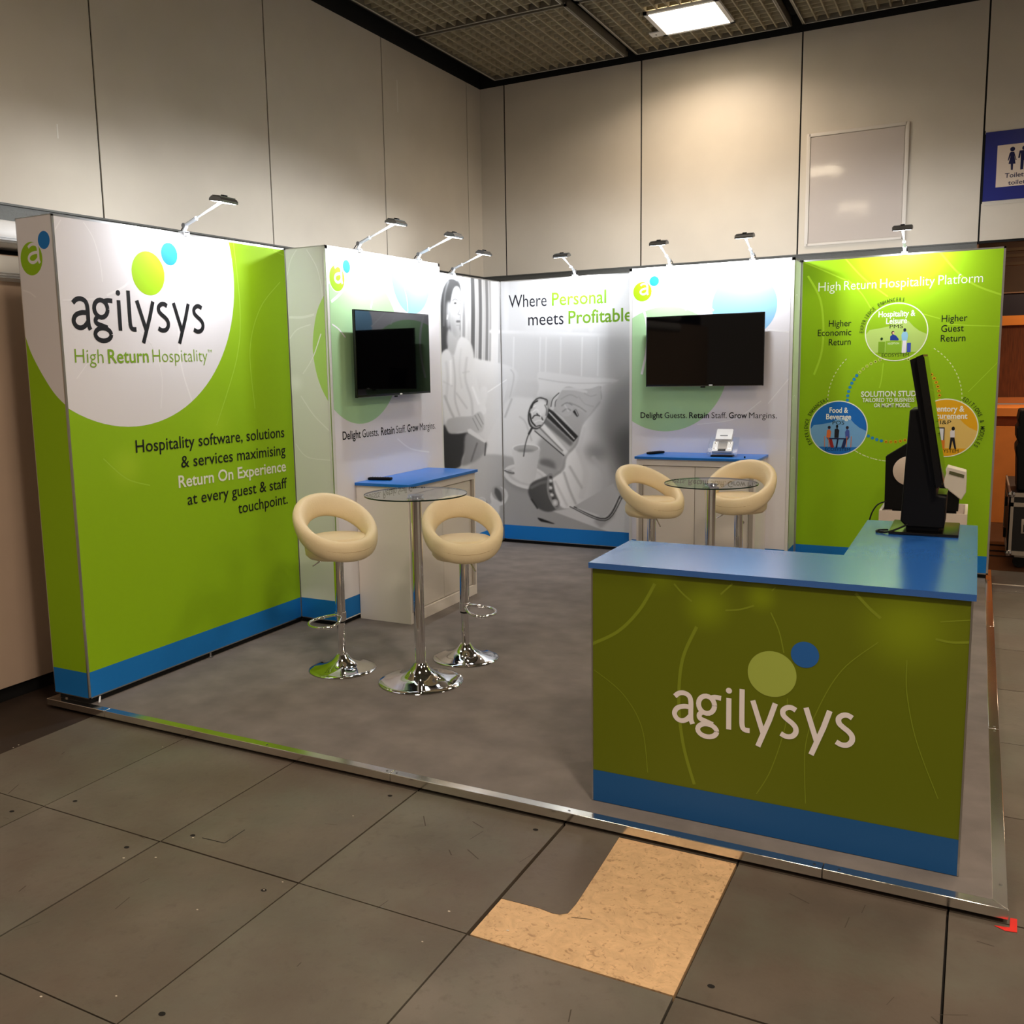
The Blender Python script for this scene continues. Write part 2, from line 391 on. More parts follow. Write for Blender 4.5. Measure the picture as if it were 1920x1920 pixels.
# scratches, old marker lines, chips
def flpt(u, v):
    d = ray(u, v); t = (FZ - CAM[2]) / d[2]; q = CAM + t * d; return q[0], q[1]
def fline(px, w, mt):
    P = [np.array(flpt(*p)) for p in px]
    for a, b in zip(P[:-1], P[1:]):
        t = (b - a) / np.linalg.norm(b - a); nn = np.array([-t[1], t[0]]) * w / 2
        fl.add([(*(a + nn), FZ + 0.0005), (*(b + nn), FZ + 0.0005), (*(b - nn), FZ + 0.0005), (*(a - nn), FZ + 0.0005)], [(0, 1, 2, 3)], mt)
fline([(379, 1571), (421, 1581), (459, 1556)], 0.004, M_dirt)
M_chip = mat('paper_chip', (205, 195, 180), 0.7); M_scuff = mat('scuff_mark', (66, 58, 48), 0.7)
for (u, v) in ((35, 1397), (25, 1402), (232, 1609), (495, 1669), (292, 1608), (362, 1571), (305, 1401), (952, 1745), (792, 1766), (842, 1709), (218, 1868), (662, 1530), (77, 1869), (1866, 1270), (530, 1654), (370, 1706), (1903, 1096), (1905, 1109)):
    x, y = flpt(u, v); r = 0.0025 + 0.0025 * random.random()
    fl.add([(x + r * math.cos(t) * 1.4, y + r * math.sin(t), FZ + 0.001) for t in (0, 1, 2, 3, 4, 5.2)], [range(6)], M_chip)
for k in range(70):
    x = random.uniform(0.2, 4.4); y = random.uniform(-2.4, -0.15); a = random.uniform(0, PI); l = random.uniform(0.02, 0.09)
    fl.add([(x, y, FZ + 0.0004), (x + l * math.cos(a), y + l * math.sin(a), FZ + 0.0004), (x + l * math.cos(a) + 0.003, y + l * math.sin(a) + 0.003, FZ + 0.0004), (x + 0.003, y + 0.003, FZ + 0.0004)], [(0, 1, 2, 3)], M_scuff)
floor = struct(fl, 'floor')
# board with the vinyl cut away: chipboard with a remnant of the dark covering
b = MB(); b.box((2.695, -0.826, FZ - 0.02), (3.343, -0.034, FZ - 0.001), M_osb)
o = b.build('bare_chipboard_panel', None, floor, 'pale bare chipboard where the dark floor covering is cut away')
rem = [(2.695, -0.032), (2.695, -0.602), (2.83, -0.598), (2.88, -0.606), (2.905, -0.602), (2.926, -0.583), (2.930, -0.52), (2.922, -0.30), (2.914, -0.12), (2.910, -0.032)]
b = MB(); b.prism(rem, 'z', FZ - 0.0008, FZ + 0.0008, M_fl[1]); b.build('covering_remnant', None, floor)
# ---- left wall
wl = MB(); WLX = -0.75; WBY = 6.1; ZB, ZC = 2.665, 4.60
sy = [-5.41, -3.81, -2.21, -0.61, 0.99, 2.60, 4.195, 5.79, WBY]
for a, c in zip(sy[:-1], sy[1:]): wl.box((WLX - 0.008, a + 0.007, ZB), (WLX, c - (0.006 if c < WBY else -0.03), ZC), M_wall)
wl.box((WLX - 0.06, -6, ZB - 0.3), (WLX - 0.0081, WBY + 0.2, ZC + 0.3), M_black)
wl.box((WLX - 0.02, -6, ZB - 0.012), (WLX + 0.012, WBY, ZB - 0.001), M_darkmetal)
wl.box((WLX - 0.05, -6, ZB - 0.10), (WLX - 0.005, WBY, ZB - 0.013), M_darkmetal)
M_scr = mat('paint_scratch', (225, 220, 210), 0.6)
wl.box((WLX, 4.44, 4.02), (WLX + 0.001, 4.452, 4.30), M_scr); wl.box((WLX, 0.69, 3.08), (WLX + 0.001, 0.70, 3.16), M_scr)
struct(wl, 'wall_left', None, 'tall beige panelled hall wall above the stand')
# lower part of the left wall, slightly nearer
ll = MB(); ll.box((-0.70, -6, 0.03), (-0.58, 0.6, 2.36), mat('lower_wall_paint', (196, 172, 152), 0.6, noise=0.03, nscale=4))
ll.box((-0.85, -6, 2.36), (-0.72, WBY, 2.56), M_black)
ll.box((-0.85, 0.6, FZ), (-0.80, WBY, 2.6), M_black)
struct(ll, 'wall_left_lower')
bb = MB(); bb.box((-0.70, -6, FZ), (-0.60, 0.6, 0.03), M_black); struct(bb, 'baseboard_left')
for k, (z0, z1) in enumerate(((2.40, 2.545), (2.215, 2.36))):
    b = MB(); pr_ = [(-0.60 + 0.06 * math.sin(t), (z0 + z1) / 2 + (z1 - z0) / 2 * math.cos(t)) for t in np.linspace(0, PI, 10)]
    b.prism([(-0.70, z0)] + [(-0.70, z1)] + pr_, 'y', -4.0, 0.45, mat('white_duct_paint', (244, 244, 244), 0.5))
    for i in range(3): b.box((-0.60, -4, z0 + 0.02 + 0.012 * i), (-0.541 - 0.002 * (2 - i), 0.449, z0 + 0.024 + 0.012 * i), mat('duct_groove', (190, 192, 196), 0.4))
    o = b.build('wall_duct'); tag(o, ('upper' if k == 0 else 'lower') + ' of the two white ducts along the left hall wall behind the stand', 'duct', 'white wall ducts')
# ---- back wall
wb = MB(); sx = [WLX, -0.47, 1.01, 2.495, 3.96]
for i, (a, c) in enumerate(zip(sx[:-1], sx[1:])): wb.box((a + (0.007 if i else 0.0), WBY, ZB), (c - 0.007, WBY + 0.008, ZC), M_wall)
for a, c in ((3.96, 5.45), (5.45, 6.93), (6.93, 8.4)):
    wb.box((a + 0.007, WBY, 3.56), (c - 0.007, WBY + 0.008, ZC), M_wall)
    wb.box((a + 0.007, WBY, ZB), (c - 0.007, WBY + 0.008, 2.97), M_wall)
    wb.box((a + 0.012, WBY - 0.006, 3.53), (c - 0.007, WBY, 3.57), M_wall); wb.box((a + 0.012, WBY - 0.006, 2.955), (c - 0.007, WBY, 2.985), M_wall)
    wb.box((a + 0.012, WBY - 0.008, ZB), (c - 0.012, WBY, ZB + 0.075), M_wall)
wb.box((WLX - 0.1, WBY + 0.0081, ZB - 0.02), (9, WBY + 0.07, ZC + 0.3), M_black)
wb.box((WLX, WBY - 0.012, ZB - 0.012), (3.95, WBY + 0.02, ZB - 0.001), M_darkmetal)
wb.box((WLX, WBY + 0.0, ZB - 0.075), (3.95, WBY + 0.05, ZB - 0.013), M_darkmetal)
wb.box((WLX, WBY + 0.05, FZ), (3.95, WBY + 0.09, ZB - 0.013), M_black)
struct(wb, 'wall_back', None, 'tall beige panelled hall wall behind the stand')
# ---- ceiling: egg-crate baffle trays in metal frames
M_ceil = mat('ceiling_baffle', (150, 140, 116), 0.85, noise=0.08, nscale=10)
M_cback = mat('ceiling_baffle_back', (70, 63, 50), 0.9)
M_frame = mat('ceiling_frame', (122, 116, 104), 0.5, metal=0.2); M_edge = mat('frame_edge_pale', (190, 186, 176), 0.5)
ce = MB()
ce.box((WLX - 0.3, -9, ZC + 0.16), (9.2, WBY + 0.2, ZC + 0.2), M_black)
ce.box((WLX - 0.05, -9, ZC), (WLX - 0.001, WBY + 0.05, ZC + 0.2), M_black); ce.box((WLX, WBY - 0.001 + 0.002, ZC), (9, WBY + 0.05, ZC + 0.2), M_black)
tx = [-0.475 + 1.5 * i for i in range(7)]; ty = [5.89 - 1.56 * j for j in range(9)]
for x0 in tx:
    for j, y1 in enumerate(ty):
        x1 = x0 + 1.405; y0 = y1 - 1.52; z = ZC
        ce.box((x0, y0, z + 0.07), (x1, y1, z + 0.08), M_cback)
        for (a, c) in (((x0, y0), (x0 + 0.02, y1)), ((x1 - 0.02, y0), (x1, y1)), ((x0, y0), (x1, y0 + 0.02)), ((x0, y1 - 0.02), (x1, y1))):
            ce.box((a[0], a[1], z - 0.005), (c[0], c[1], z + 0.08), M_frame); 
        for (a, c) in (((x0 + 0.018, y0 + 0.018), (x0 + 0.024, y1 - 0.018)), ((x1 - 0.024, y0 + 0.018), (x1 - 0.018, y1 - 0.018)), ((x0 + 0.018, y1 - 0.024), (x1 - 0.018, y1 - 0.018))):
            ce.box((a[0], a[1], z - 0.009), (c[0], c[1], z - 0.0052), M_edge)
        if j > 3 and x0 > 4.5: continue
        nx, ny = 14, 15; dx = (x1 - x0 - 0.04) / nx; dy = (y1 - y0 - 0.04) / ny
        for i in range(1, nx):
            xx = x0 + 0.02 + dx * i; ce.prism([(xx - 0.006, z + 0.002), (xx + 0.006, z + 0.002), (xx + 0.022, z + 0.07), (xx - 0.022, z + 0.07)], 'y', y0 + 0.02, y1 - 0.02, M_ceil)
        for i in range(1, ny):
            yy = y0 + 0.02 + dy * i; ce.prism([(yy - 0.006, z + 0.012), (yy + 0.006, z + 0.012), (yy + 0.03, z + 0.07), (yy - 0.03, z + 0.07)], 'x', x0 + 0.02, x1 - 0.02, M_ceil)
    for y1 in ty: ce.box((x0, y1, ZC + 0.012), (x0 + 1.405, y1 + 0.04, ZC + 0.05), M_frame)
struct(ce, 'ceiling')
# ceiling lights
M_diff = mat('light_diffuser', (255, 236, 205), 0.5, emit=9)
def ceiling_light(x, y, label, powr=CEIL_W):
    t = thing('ceiling_light', label, 'ceiling light', (x, y, ZC - 0.012), 0, 'square recessed ceiling lights')
    b = MB(); h = 0.31
    for (a, c) in (((-h, -h), (-h + 0.035, h)), ((h - 0.035, -h), (h, h)), ((-h, -h), (h, -h + 0.035)), ((-h, h - 0.035), (h, h))): b.box((a[0], a[1], -0.012), (c[0], c[1], 0.01), M_whitep)
    b.build('frame', None, t)
    b = MB(); b.box((-h + 0.036, -h + 0.036, -0.004), (h - 0.036, h - 0.036, 0.008), M_diff); b.build('diffuser', None, t)
    b = MB(); b.box((-h - 0.10, h - 0.13, -0.01), (-h - 0.002, h - 0.02, 0.0), M_whitep); b.box((-h - 0.055, h - 0.085, -0.012), (-h - 0.045, h - 0.065, -0.0101), M_blackmat); b.build('sensor_plate', None, t)
    ld = bpy.data.lights.new('light_source', 'AREA'); ld.shape = 'SQUARE'; ld.size = 0.54; ld.energy = powr; ld.color = CEIL_C; ld.spread = math.radians(150)
    lo = bpy.data.objects.new('light_source', ld); link(lo, t); lo.location = (0, 0, -0.02)
    return t
ceiling_light(1.73, 5.16, 'bright square ceiling light panel in the baffle ceiling above the stand', 23)
for (x, y, pw, l_) in ((1.73, -0.61, 20, 'over the open floor in front of the stand'), (4.73, 2.5, 20, 'added over the aisle to brighten the back wall at right'), (4.73, -2.2, 84, 'over the open floor nearest the reception counter'), (7.7, 2.0, 34, 'far right of the stand toward the corridor'), (7.7, -1.1, 34, 'far right of the stand in the open hall'), (1.73, -4.86, 30, 'over the open floor well in front of the stand')): ceiling_light(x, y, 'square recessed hall light ' + l_, pw)  # the aisle lamp is unseen, added to brighten the right of the back wall
# ---- access hatch, toilet sign
t = thing('access_hatch', 'white metal access hatch set in the beige back wall, with two small latches', 'hatch', (2.975, WBY, 2.74))
b = MB(); hw, hh = 0.40, 0.955
for (a, c) in (((-hw - 0.02, -0.01), (-hw + 0.012, hh + 0.02)), ((hw - 0.012, -0.01), (hw + 0.02, hh + 0.02)), ((-hw, -0.01), (hw, 0.012)), ((-hw, hh - 0.01), (hw, hh + 0.02))): b.box((a[0], -0.014, a[1]), (c[0], -0.001, c[1]), mat('hatch_frame', (214, 206, 196), 0.4), bev=0.003)
b.build('frame', None, t)
b = MB(); b.box((-hw + 0.016, -0.009, 0.016), (hw - 0.016, -0.001, hh - 0.014), mat('hatch_gloss_white', (196, 186, 178), 0.07, spec=0.9, bump=0.06, bscale=6)); b.build('door', None, t)
for z in (0.306, 0.661):
    b = MB(); b.lathe([(0.016, -0.001), (0.016, -0.004), (0.006, -0.004), (0.006, -0.008), (0.0, -0.008)], (0, 0, 0), M_alu, 16, Matrix.Translation((hw - 0.05, -0.008, z)) @ Matrix.Rotation(-PI / 2, 4, 'X').inverted()); b.build('latch', None, t)
t = thing('toilet_sign', 'dark blue toilet sign with white field and pictograms on the back wall at right', 'sign', (3.975, WBY, 2.985))
b = MB(); b.box((0.0, -0.02, 0.0), (0.95, -0.004, 0.555), mat('sign_navy', (12, 26, 112), 0.35)); b.build('board', None, t)
b = MB(); b.box((0.09, -0.022, 0.105), (0.86, -0.0201, 0.44), mat('sign_white', (214, 196, 178), 0.45)); b.build('white_field', None, t)
sg = Print(1, WBY - 0.0225, -1, (3.9, 2.9, 5, 4)); SN = (14, 16, 60)
def q_(u, v): return sg.uv((1840 + u / 12.8, 240 + v / 12.8))
wx, wz = q_(752, 505); sg.circle((wx, wz), 0.018, SN, n=24)
px_ = [(715, 570), (790, 570), (845, 765), (825, 770), (795, 650), (820, 855), (765, 858), (755, 1005), (708, 1005), (705, 862), (652, 862), (705, 660), (655, 780), (633, 780), (680, 600)]
wp = [q_(*p) for p in px_]; sg.poly(wp, SN)
off = q_(1040, 505)[0] - wx
sg.circle((wx + off, wz), 0.018, SN, n=24)
mn = [(-0.045, -0.03), (0.045, -0.03), (0.055, -0.10), (0.04, -0.105), (0.032, -0.05), (0.03, -0.22), (0.004, -0.22), (0.002, -0.13), (-0.002, -0.13), (-0.004, -0.22), (-0.03, -0.22), (-0.032, -0.05), (-0.04, -0.105), (-0.055, -0.10)]
sg.poly([(wx + off + a * 0.78, wz + 0.006 + c * 0.80) for a, c in mn], SN)
sgp = sg.build('pictograms', None); sgp.parent = t; sgp.matrix_parent_inverse = Matrix.Translation((-3.975, -WBY, -2.985)); sg = Print(1, WBY - 0.0225, -1, (3.9, 2.9, 5, 4))
a0 = q_(560, 1200); c0 = q_(640, 1365)
sg.text('Toiletten', a0, (a0[0] + 0.205, a0[1]), 0.036, SN, 0.01, px=False); sg.text('toilets', c0, (c0[0] + 0.142, c0[1]), 0.034, SN, 0.01, px=False)
sgo = sg.build('lettering', None); sgo.parent = t; sgo.matrix_parent_inverse = Matrix.Translation((-3.975, -WBY, -2.985))
# ---- corridor beyond on the right
cw = MB(); M_or = mat('orange_wall', (222, 132, 58), 0.6, noise=0.06, nscale=6)
def yz(v, y, u=1890): 
    d = ray(u, v); t = (y - CAM[1]) / d[1]; return (CAM + t * d)[2]
cw.box((3.6, 9.0, yz(610, 9)), (8, 9.1, yz(592, 9)), mat('lit_beam', (225, 140, 60), 0.5))
cw.box((3.6, 9.02, yz(592, 9)), (8, 9.12, yz(550, 9)), mat('navy_band', (36, 32, 44), 0.6))
cw.box((3.6, 9.0, yz(550, 9)), (8, 9.02, yz(548, 9)), mat('thin_tan_rail', (130, 100, 80), 0.5))
cw.box((3.6, 9.04, yz(548, 9)), (8, 9.14, 4.6), mat('dark_brown_upper_wall', (58, 38, 22), 0.7, noise=0.2, nscale=5))
for v in (465, 477, 492): cw.box((3.6, 8.0, yz(v, 8.0)), (8, 8.06, yz(v, 8.0) - 0.03), mat('brown_soffit_slat', (70, 52, 34), 0.6))
M_door = mat('dark_red_wood', (92, 48, 22), 0.45, noise=0.3, nscale=7, stretch=(12, 1, 1))
cw.box((3.6, 9.03, yz(745, 9)), (yz(0, 0) * 0 + 4.62, 9.13, yz(610, 9)), M_door)
cw.box((4.62, 9.06, yz(745, 9)), (8, 9.13, yz(610, 9)), mat('cream_wall_beyond', (200, 160, 110), 0.6))
cw.box((3.6, 8.98, yz(756, 9)), (8, 9.1, yz(745, 9)), mat('tan_sill', (172, 110, 60), 0.5))
z8 = yz(800, 8.14)
cw.box((3.6, 8.14, FZ), (8, 8.3, z8), M_or); cw.box((3.6, 8.22, z8), (8, 8.4, yz(780, 8.2)), mat('brown_band', (128, 68, 24), 0.6, noise=0.1, nscale=20))
cw.box((3.6, 8.16, yz(780, 8.2)), (8, 9.0, yz(765, 8.2)), M_or)
cw.box((3.85, 6.2, FZ), (3.95, 9.2, 4.6), mat('corridor_side_wall', (90, 60, 40), 0.7))
for y in (6.2, 6.45, 6.75): cw.box((3.96, y, FZ), (8, y + 0.02, FZ + 0.006), mat('wood_joint', (30, 18, 10), 0.7))
struct(cw, 'wall_far_right')
ld = bpy.data.lights.new('added_corridor_lamp', 'AREA'); ld.energy = 75; ld.size = 1.2; ld.color = (1.0, 0.74, 0.48)
# unseen lamp added to light the corridor, with a housing to carry it
t = thing('added_corridor_lamp', 'unseen warm lamp added under the corridor ceiling beyond the back wall', 'lamp', (5.6, 7.6, 3.2))
b = MB(); b.box((-0.6, -0.3, 0), (0.6, 0.3, 0.05), M_whitep); b.build('housing', None, t)
lo = bpy.data.objects.new('light_source', ld); link(lo, t); lo.location = (0, 0, -0.02)
# ================================================================== STAND
# ---- platform with carpet and aluminium edging
PXL, PXR, PYF, PYB = -0.30, 4.177, -0.032, 5.33
t = thing('stand_platform', 'low raised stand platform with grey carpet and aluminium edging', 'platform', (0, 0, FZ))
def kid(mb, name, parent, mt=None, label=None):
    """mesh given in world coordinates, parented to a thing whose Empty sits elsewhere"""
    o = mb.build(name, mt, None, label); o.parent = parent
    o.matrix_parent_inverse = (Matrix.Translation(parent.location) @ Matrix.Rotation(parent.rotation_euler.z, 4, 'Z')).inverted()
    return o
b = MB(); b.box((PXL + 0.047, PYF + 0.047, -0.034), (PXR - 0.042, PYB - 0.04, -0.0015), M_carpet); kid(b, 'carpet', t)
b = MB(); b.box((PXL + 0.03, PYF + 0.03, FZ + 0.0005), (PXR - 0.03, PYB - 0.03, -0.0345), M_black); kid(b, 'base', t)
M_edging = mat('brushed_aluminium_edging', (235, 233, 228), 0.16, metal=1.0, noise=0.05, nscale=8)
def edging(poly_top, name='edge_trim'):
    b = MB(); b.prism(poly_top, 'z', -0.035, 0.0, M_edging); o = kid(b, name, t)
    md = o.modifiers.new('bevel', 'BEVEL'); md.width = 0.002; md.segments = 2; return o
w_ = 0.045
for (a, c) in ((PXL, 0.141), (0.143, 1.885), (1.887, 3.627), (3.629, PXR)):
    a2 = a + w_ if a == PXL else a; c2 = c - w_ if c == PXR else c
    edging([(a, PYF), (c, PYF), (c2, PYF + w_), (a2, PYF + w_)])
for (a, c) in ((PYF, 1.6), (1.602, 3.5), (3.502, PYB)):
    a2 = a + w_ if a == PYF else a
    edging([(PXR, a), (PXR, c), (PXR - w_, c), (PXR - w_, a2)])
edging([(PXL, PYF), (PXL + w_, PYF + w_), (PXL + w_, PYB), (PXL, PYB)])
M_screw = mat('screw_steel', (150, 150, 150), 0.3, metal=1)
for (x, y) in [(x, PYF + 0.02) for x in (0.07, 0.11, 1.2, 1.86, 1.91, 2.7, 3.6, 3.68)] + [(PXR - 0.02, y) for y in (0.12, 1.57, 1.63, 4.2, 4.9, 5.1)]:
    b = MB(); b.lathe([(0.005, 0), (0.005, 0.0012), (0, 0.0014)], (x, y, 0), M_screw, 10); kid(b, 'screw', t)
# ---- panels
H0, H1 = 0.03, 2.50; ZS = 0.172   # bottom, top, top of blue skirting print
yS, xT, yTe, yB, xa, xb, yT2, xR, TH = 1.786, 0.3236, 3.2505, 4.970, 1.374, 2.7132, 4.6715, 4.150, 0.266
def frame_edges(b, ax, val, u0, u1, sgn, z0=H0, z1=H1, w=0.010):
    """silver profile edges around a face, standing 2 mm proud"""
    e = 0.002 * sgn
    def bx(a, z, c, zz):
        if ax == 0: b.box((val - 0.008 * sgn, a, z), (val + e, c, zz), M_alu)
        else: b.box((a, val - 0.008 * sgn, z), (c, val + e, zz), M_alu)
    bx(u0, z0, u0 + w, z1); bx(u1 - w, z0, u1, z1); bx(u0, z1 - w, u1, z1); bx(u0, z0, u1, z0 + w * 0.7)
def feet(t, pts):
    for (x, y) in pts: b = MB(); b.lathe([(0.018, 0.0006), (0.018, 0.005), (0.007, 0.006), (0.007, H0 - 0.001)], (x, y, 0), M_alu, 14); kid(b, 'levelling_foot', t)
M_tex = mat('panel_side_fabric', (222, 224, 218), 0.7)
PINK = (228, 222, 226)
def base_face(pr, rgb, blue=True):
    u0, z0, u1, z1 = pr.rect
    pr.k = 1; pr.poly([(u0, z0), (u1, z0), (u1, z1), (u0, z1)], rgb)
    if blue: pr.poly([(u0, z0), (u1, z0), (u1, ZS), (u0, ZS)], BLUE)
# (1) green logo panel at front left
t = thing('display_backdrop', 'green logo wall panel with large white circle at the front left of the stand', 'backdrop', (-TH / 2, 0.9, 0))
b = MB(); b.box((-TH + 0.001, 0.001, H0), (-0.001, yS - 0.004, H1 - 0.001), M_tex); kid(b, 'core', t)
b = MB(); frame_edges(b, 0, 0.0, 0.0, yS - 0.003, 1); frame_edges(b, 1, 0.0, -TH, 0.0, -1, w=0.005); kid(b, 'frame', t)
feet(t, [(-0.006, 0.9), (-0.2, 0.03)]); b = MB(); b.tube([(-0.004, 0.07, 0.022), (0.03, 0.035, 0.006)], 0.005, M_whitep, 8); kid(b, 'locking_pin', t)
b = MB(); b.box((-TH + 0.02, 0.015, 0.0006), (-0.012, yS - 0.004, H0 - 0.001), M_black); kid(b, 'plinth', t)
p = Print(0, 0.0022, 1, (0.010, H0 + 0.007, yS - 0.008, H1 - 0.010)); base_face(p, GREEN)
c1 = lambda u, v: (u / 3.2, 360 + v / 3.2)
LG = (172, 214, 60)
p.glow(p.uv(c1(760, 1650)), 0.16, (166, 208, 30), GREEN); p.glow(p.uv(c1(1300, 1400)), 0.2, (160, 204, 20), GREEN)
cc, rr = fitc(p.uvs([c1(*q) for q in ((1378, 300), (1398, 560), (1370, 870), (1215, 1170), (1010, 1360), (800, 1427), (600, 1385), (420, 1290))]))
for L in ([(1400, 300), (1440, 700), (1420, 1000), (1300, 1400)], [(1680, 540), (1560, 700), (1500, 950), (1530, 1300)], [(1702, 380), (1640, 350)], [(620, 1600), (760, 1720), (900, 1760)]):
    p.curve([c1(*q) for q in L], 0.006, LG)
p.circle(cc, rr, WHITE)
for L, w in (([(500, 180), (560, 280), (600, 420), (615, 540)], 0.006), ([(1100, 480), (1070, 800), (1090, 1050), (1150, 1250)], 0.010), ([(330, 225), (365, 165)], 0.006), ([(800, 510), (740, 570), (640, 620)], 0.012), ([(760, 780), (900, 900), (970, 1100), (965, 1300)], 0.005), ([(375, 650), (600, 640)], 0.008), ([(460, 1120), (580, 950)], 0.005)):
    p.curve([c1(*q) for q in L], w, (246, 245, 250))
cg, rg = fitc(p.uvs([c1(*q) for q in ((793, 470), (982, 490), (865, 350), (910, 625))])); p.circle(cg, rg, (160, 205, 10))
cb, rb = fitc(p.uvs([c1(*q) for q in ((967, 365), (1062, 380), (1000, 302), (1030, 443))])); p.circle(cb, rb, BLUE)
A = p.uv(c1(470, 828)); Bt = p.uv(c1(463, 630)); XH = Bt[1] - A[1]
wordmark(p, c1(433, 824), c1(1240, 848), XH, INK, 0.15)
capm = lambda lo, hi: p.uv(hi)[1] - p.uv(lo)[1]
ch = capm(c1(450, 1025), c1(450, 940)); G2 = (128, 172, 30)
p.text('High', c1(450, 1025), c1(622, 1027), ch, G2, -0.008); p.text('Return', c1(650, 1027), c1(893, 1021), ch, G2, 0.012); p.text('Hospitality', c1(917, 1021), c1(1245, 1016), ch, G2, -0.012)
p.text('TM', c1(1245, 962), c1(1270, 962), ch * 0.22, G2)
ch = capm((254.7, 849), (254.7, 825.5))
for tx_, a, c, col, wt in (('Hospitality software, solutions', (254.7, 849), (532.8, 819.4), INK, 0.004), ('& services maximising', (339.7, 877), (535, 852.5), INK, 0.004), ('Return On Experience', (335, 914.5), (536, 883), (238, 240, 225), 0.016), ('at every guest & staff', (351.7, 947), (538, 914.5), INK, 0.004), ('touchpoint.', (446.7, 963), (539.3, 944), INK, 0.004)):
    p.text(tx_, a, c, ch, col, wt)
kid_p = p.build('printed_face', t); kid_p.matrix_parent_inverse = Matrix.Translation(t.location).inverted()
p = Print(1, -0.0022, -1, (-TH + 0.005, H0 + 0.005, -0.005, H1 - 0.005)); base_face(p, GREEN)
k1 = [c1(*q) for q in ((150, 850), (185, 960), (240, 1070), (300, 1170), (345, 1230), (392, 1280))]
P1 = [p.uv(q) for q in k1]; P1[0] = (-TH, P1[0][1]); P1[-1] = (0.0, P1[-1][1])
p.poly([tuple(q) for q in smooth(P1, 5)] + [(0, 2.5), (-TH, 2.5)], WHITE)
p.curve([c1(140, 590), c1(180, 605), c1(215, 632)], 0.008, (246, 245, 250))
c5 = lambda u, v: (u / 10.667, 360 + v / 10.667)
cg, rg = fitc(p.uvs([c5(*q) for q in ((428, 1300), (833, 1330), (600, 975), (660, 1688))])); cb, rb = fitc(p.uvs([c5(*q) for q in ((770, 930), (984, 960), (865, 762), (890, 1155))]))
a_badge(p, cg, rg, cb, rb, p.uv(c5(560, 1445)), p.uv(c5(790, 1000)), WHITE)
o = p.build('printed_end_face', t); o.matrix_parent_inverse = Matrix.Translation(t.location).inverted()
PG = (180, 222, 170); PB = (150, 200, 236)
def tower_face(p, big, blu, arcs):
    base_face(p, WHITE, True)
    c, r = fitc(p.uvs(big)); p.circle(c, r, PG)
    c, r = fitc(p.uvs(blu)); p.circle(c, r, PB)
    for L, w in arcs: p.curve(L, w, (250, 250, 254))
# (2) left screen tower
t = thing('screen_tower', 'white screen tower with pale green circle on the left, beside the green logo panel', 'tower', (xT / 2, (yS + yTe) / 2, 0), 0, 'white screen towers')
b = MB(); b.box((0.0, yS + 0.001, H0), (xT - 0.001, yTe, H1 - 0.001), M_tex); kid(b, 'core', t)
M_post = mat('white_corner_profile', (228, 228, 226), 0.35)
b = MB(); frame_edges(b, 0, xT, yS, yTe, 1, w=0.022); b.mats = [M_post]; frame_edges(b, 1, yS, 0.0, xT, -1, w=0.007); kid(b, 'frame', t)
b = MB(); b.box((0.0, yS + 0.012, 0.0006), (xT - 0.012, yTe - 0.012, H0 - 0.001), M_black); kid(b, 'plinth', t)
p = Print(0, xT + 0.0022, 1, (yS + 0.024, H0 + 0.008, yTe - 0.022, H1 - 0.022))
c2 = lambda u, v: (520 + u / 3.2, 360 + v / 3.2); c6 = lambda u, v: (560 + u / 6.4, 400 + v / 6.4)
tower_face(p, [c2(690, 700), c2(665, 620), c2(690, 1220), c2(640, 1300), c2(600, 1360), c2(500, 1398), c2(420, 1370), c2(355, 1315)],
  [c6(*q) for q in ((1112, 720), (1578, 850), (1200, 1060), (1300, 1180), (1450, 1195), (1560, 960))],
  [([c6(390, 1060), c6(500, 960), c6(600, 800)], 0.02), ([c6(865, 1140), c6(900, 960), c6(940, 800)], 0.018), ([c6(400, 1330), c6(480, 1390), c6(560, 1490)], 0.010), ([c6(1115, 715), c6(1200, 660)], 0.012), ([c6(1270, 900), c6(1300, 1040), c6(1310, 1180)], 0.008), ([c2(720, 1480), c2(800, 1540), c2(910, 1560)], 0.012)])
cg, rg = fitc(p.uvs([c6(*q) for q in ((370, 760), (545, 790), (445, 614), (470, 942))])); cb, rb = fitc(p.uvs([c6(*q) for q in ((530, 630), (614, 645), (565, 555), (580, 722))]))
a_badge(p, cg, rg, cb, rb, p.uv(c6(425, 835)), p.uv(c6(525, 622)), (250, 250, 252))
def slogan(p, pts, h):
    for (tx_, a, c, wt) in pts: p.text(tx_, a, c, h, INK, wt)
l1 = lambda u: (u, 825.0 - (u - 642.5) * (825.0 - 803.6) / (816.3 - 642.5))
h_ = p.uv((642.5, 809.5))[1] - p.uv((642.5, 825))[1]
f = lambda u: l1(520 + u / 3.2)
slogan(p, [('Delight', f(392), f(500), 0.014), ('Guests.', f(510), f(608), 0.002), ('Retain', f(622), f(703), 0.014), ('Staff.', f(713), f(770), -0.004), ('Grow', f(780), f(846), 0.014), ('Margins.', f(855), f(948), -0.004)], h_)
o = p.build('printed_face', t); o.matrix_parent_inverse = Matrix.Translation(t.location).inverted()
p = Print(1, yS - 0.0022, -1, (0.007, H0 + 0.007, xT - 0.022, H1 - 0.007)); base_face(p, OFFW)
G3 = (168, 208, 90)
ps = smooth(p.uvs([c2(*q) for q in ((310, 590), (280, 620), (235, 730), (213, 900), (225, 1040), (262, 1170), (325, 1290))]), 6)
p.poly([tuple(q) for q in ps] + [(0.4, ps[-1][1]), (0.4, ps[0][1])], (176, 214, 110))
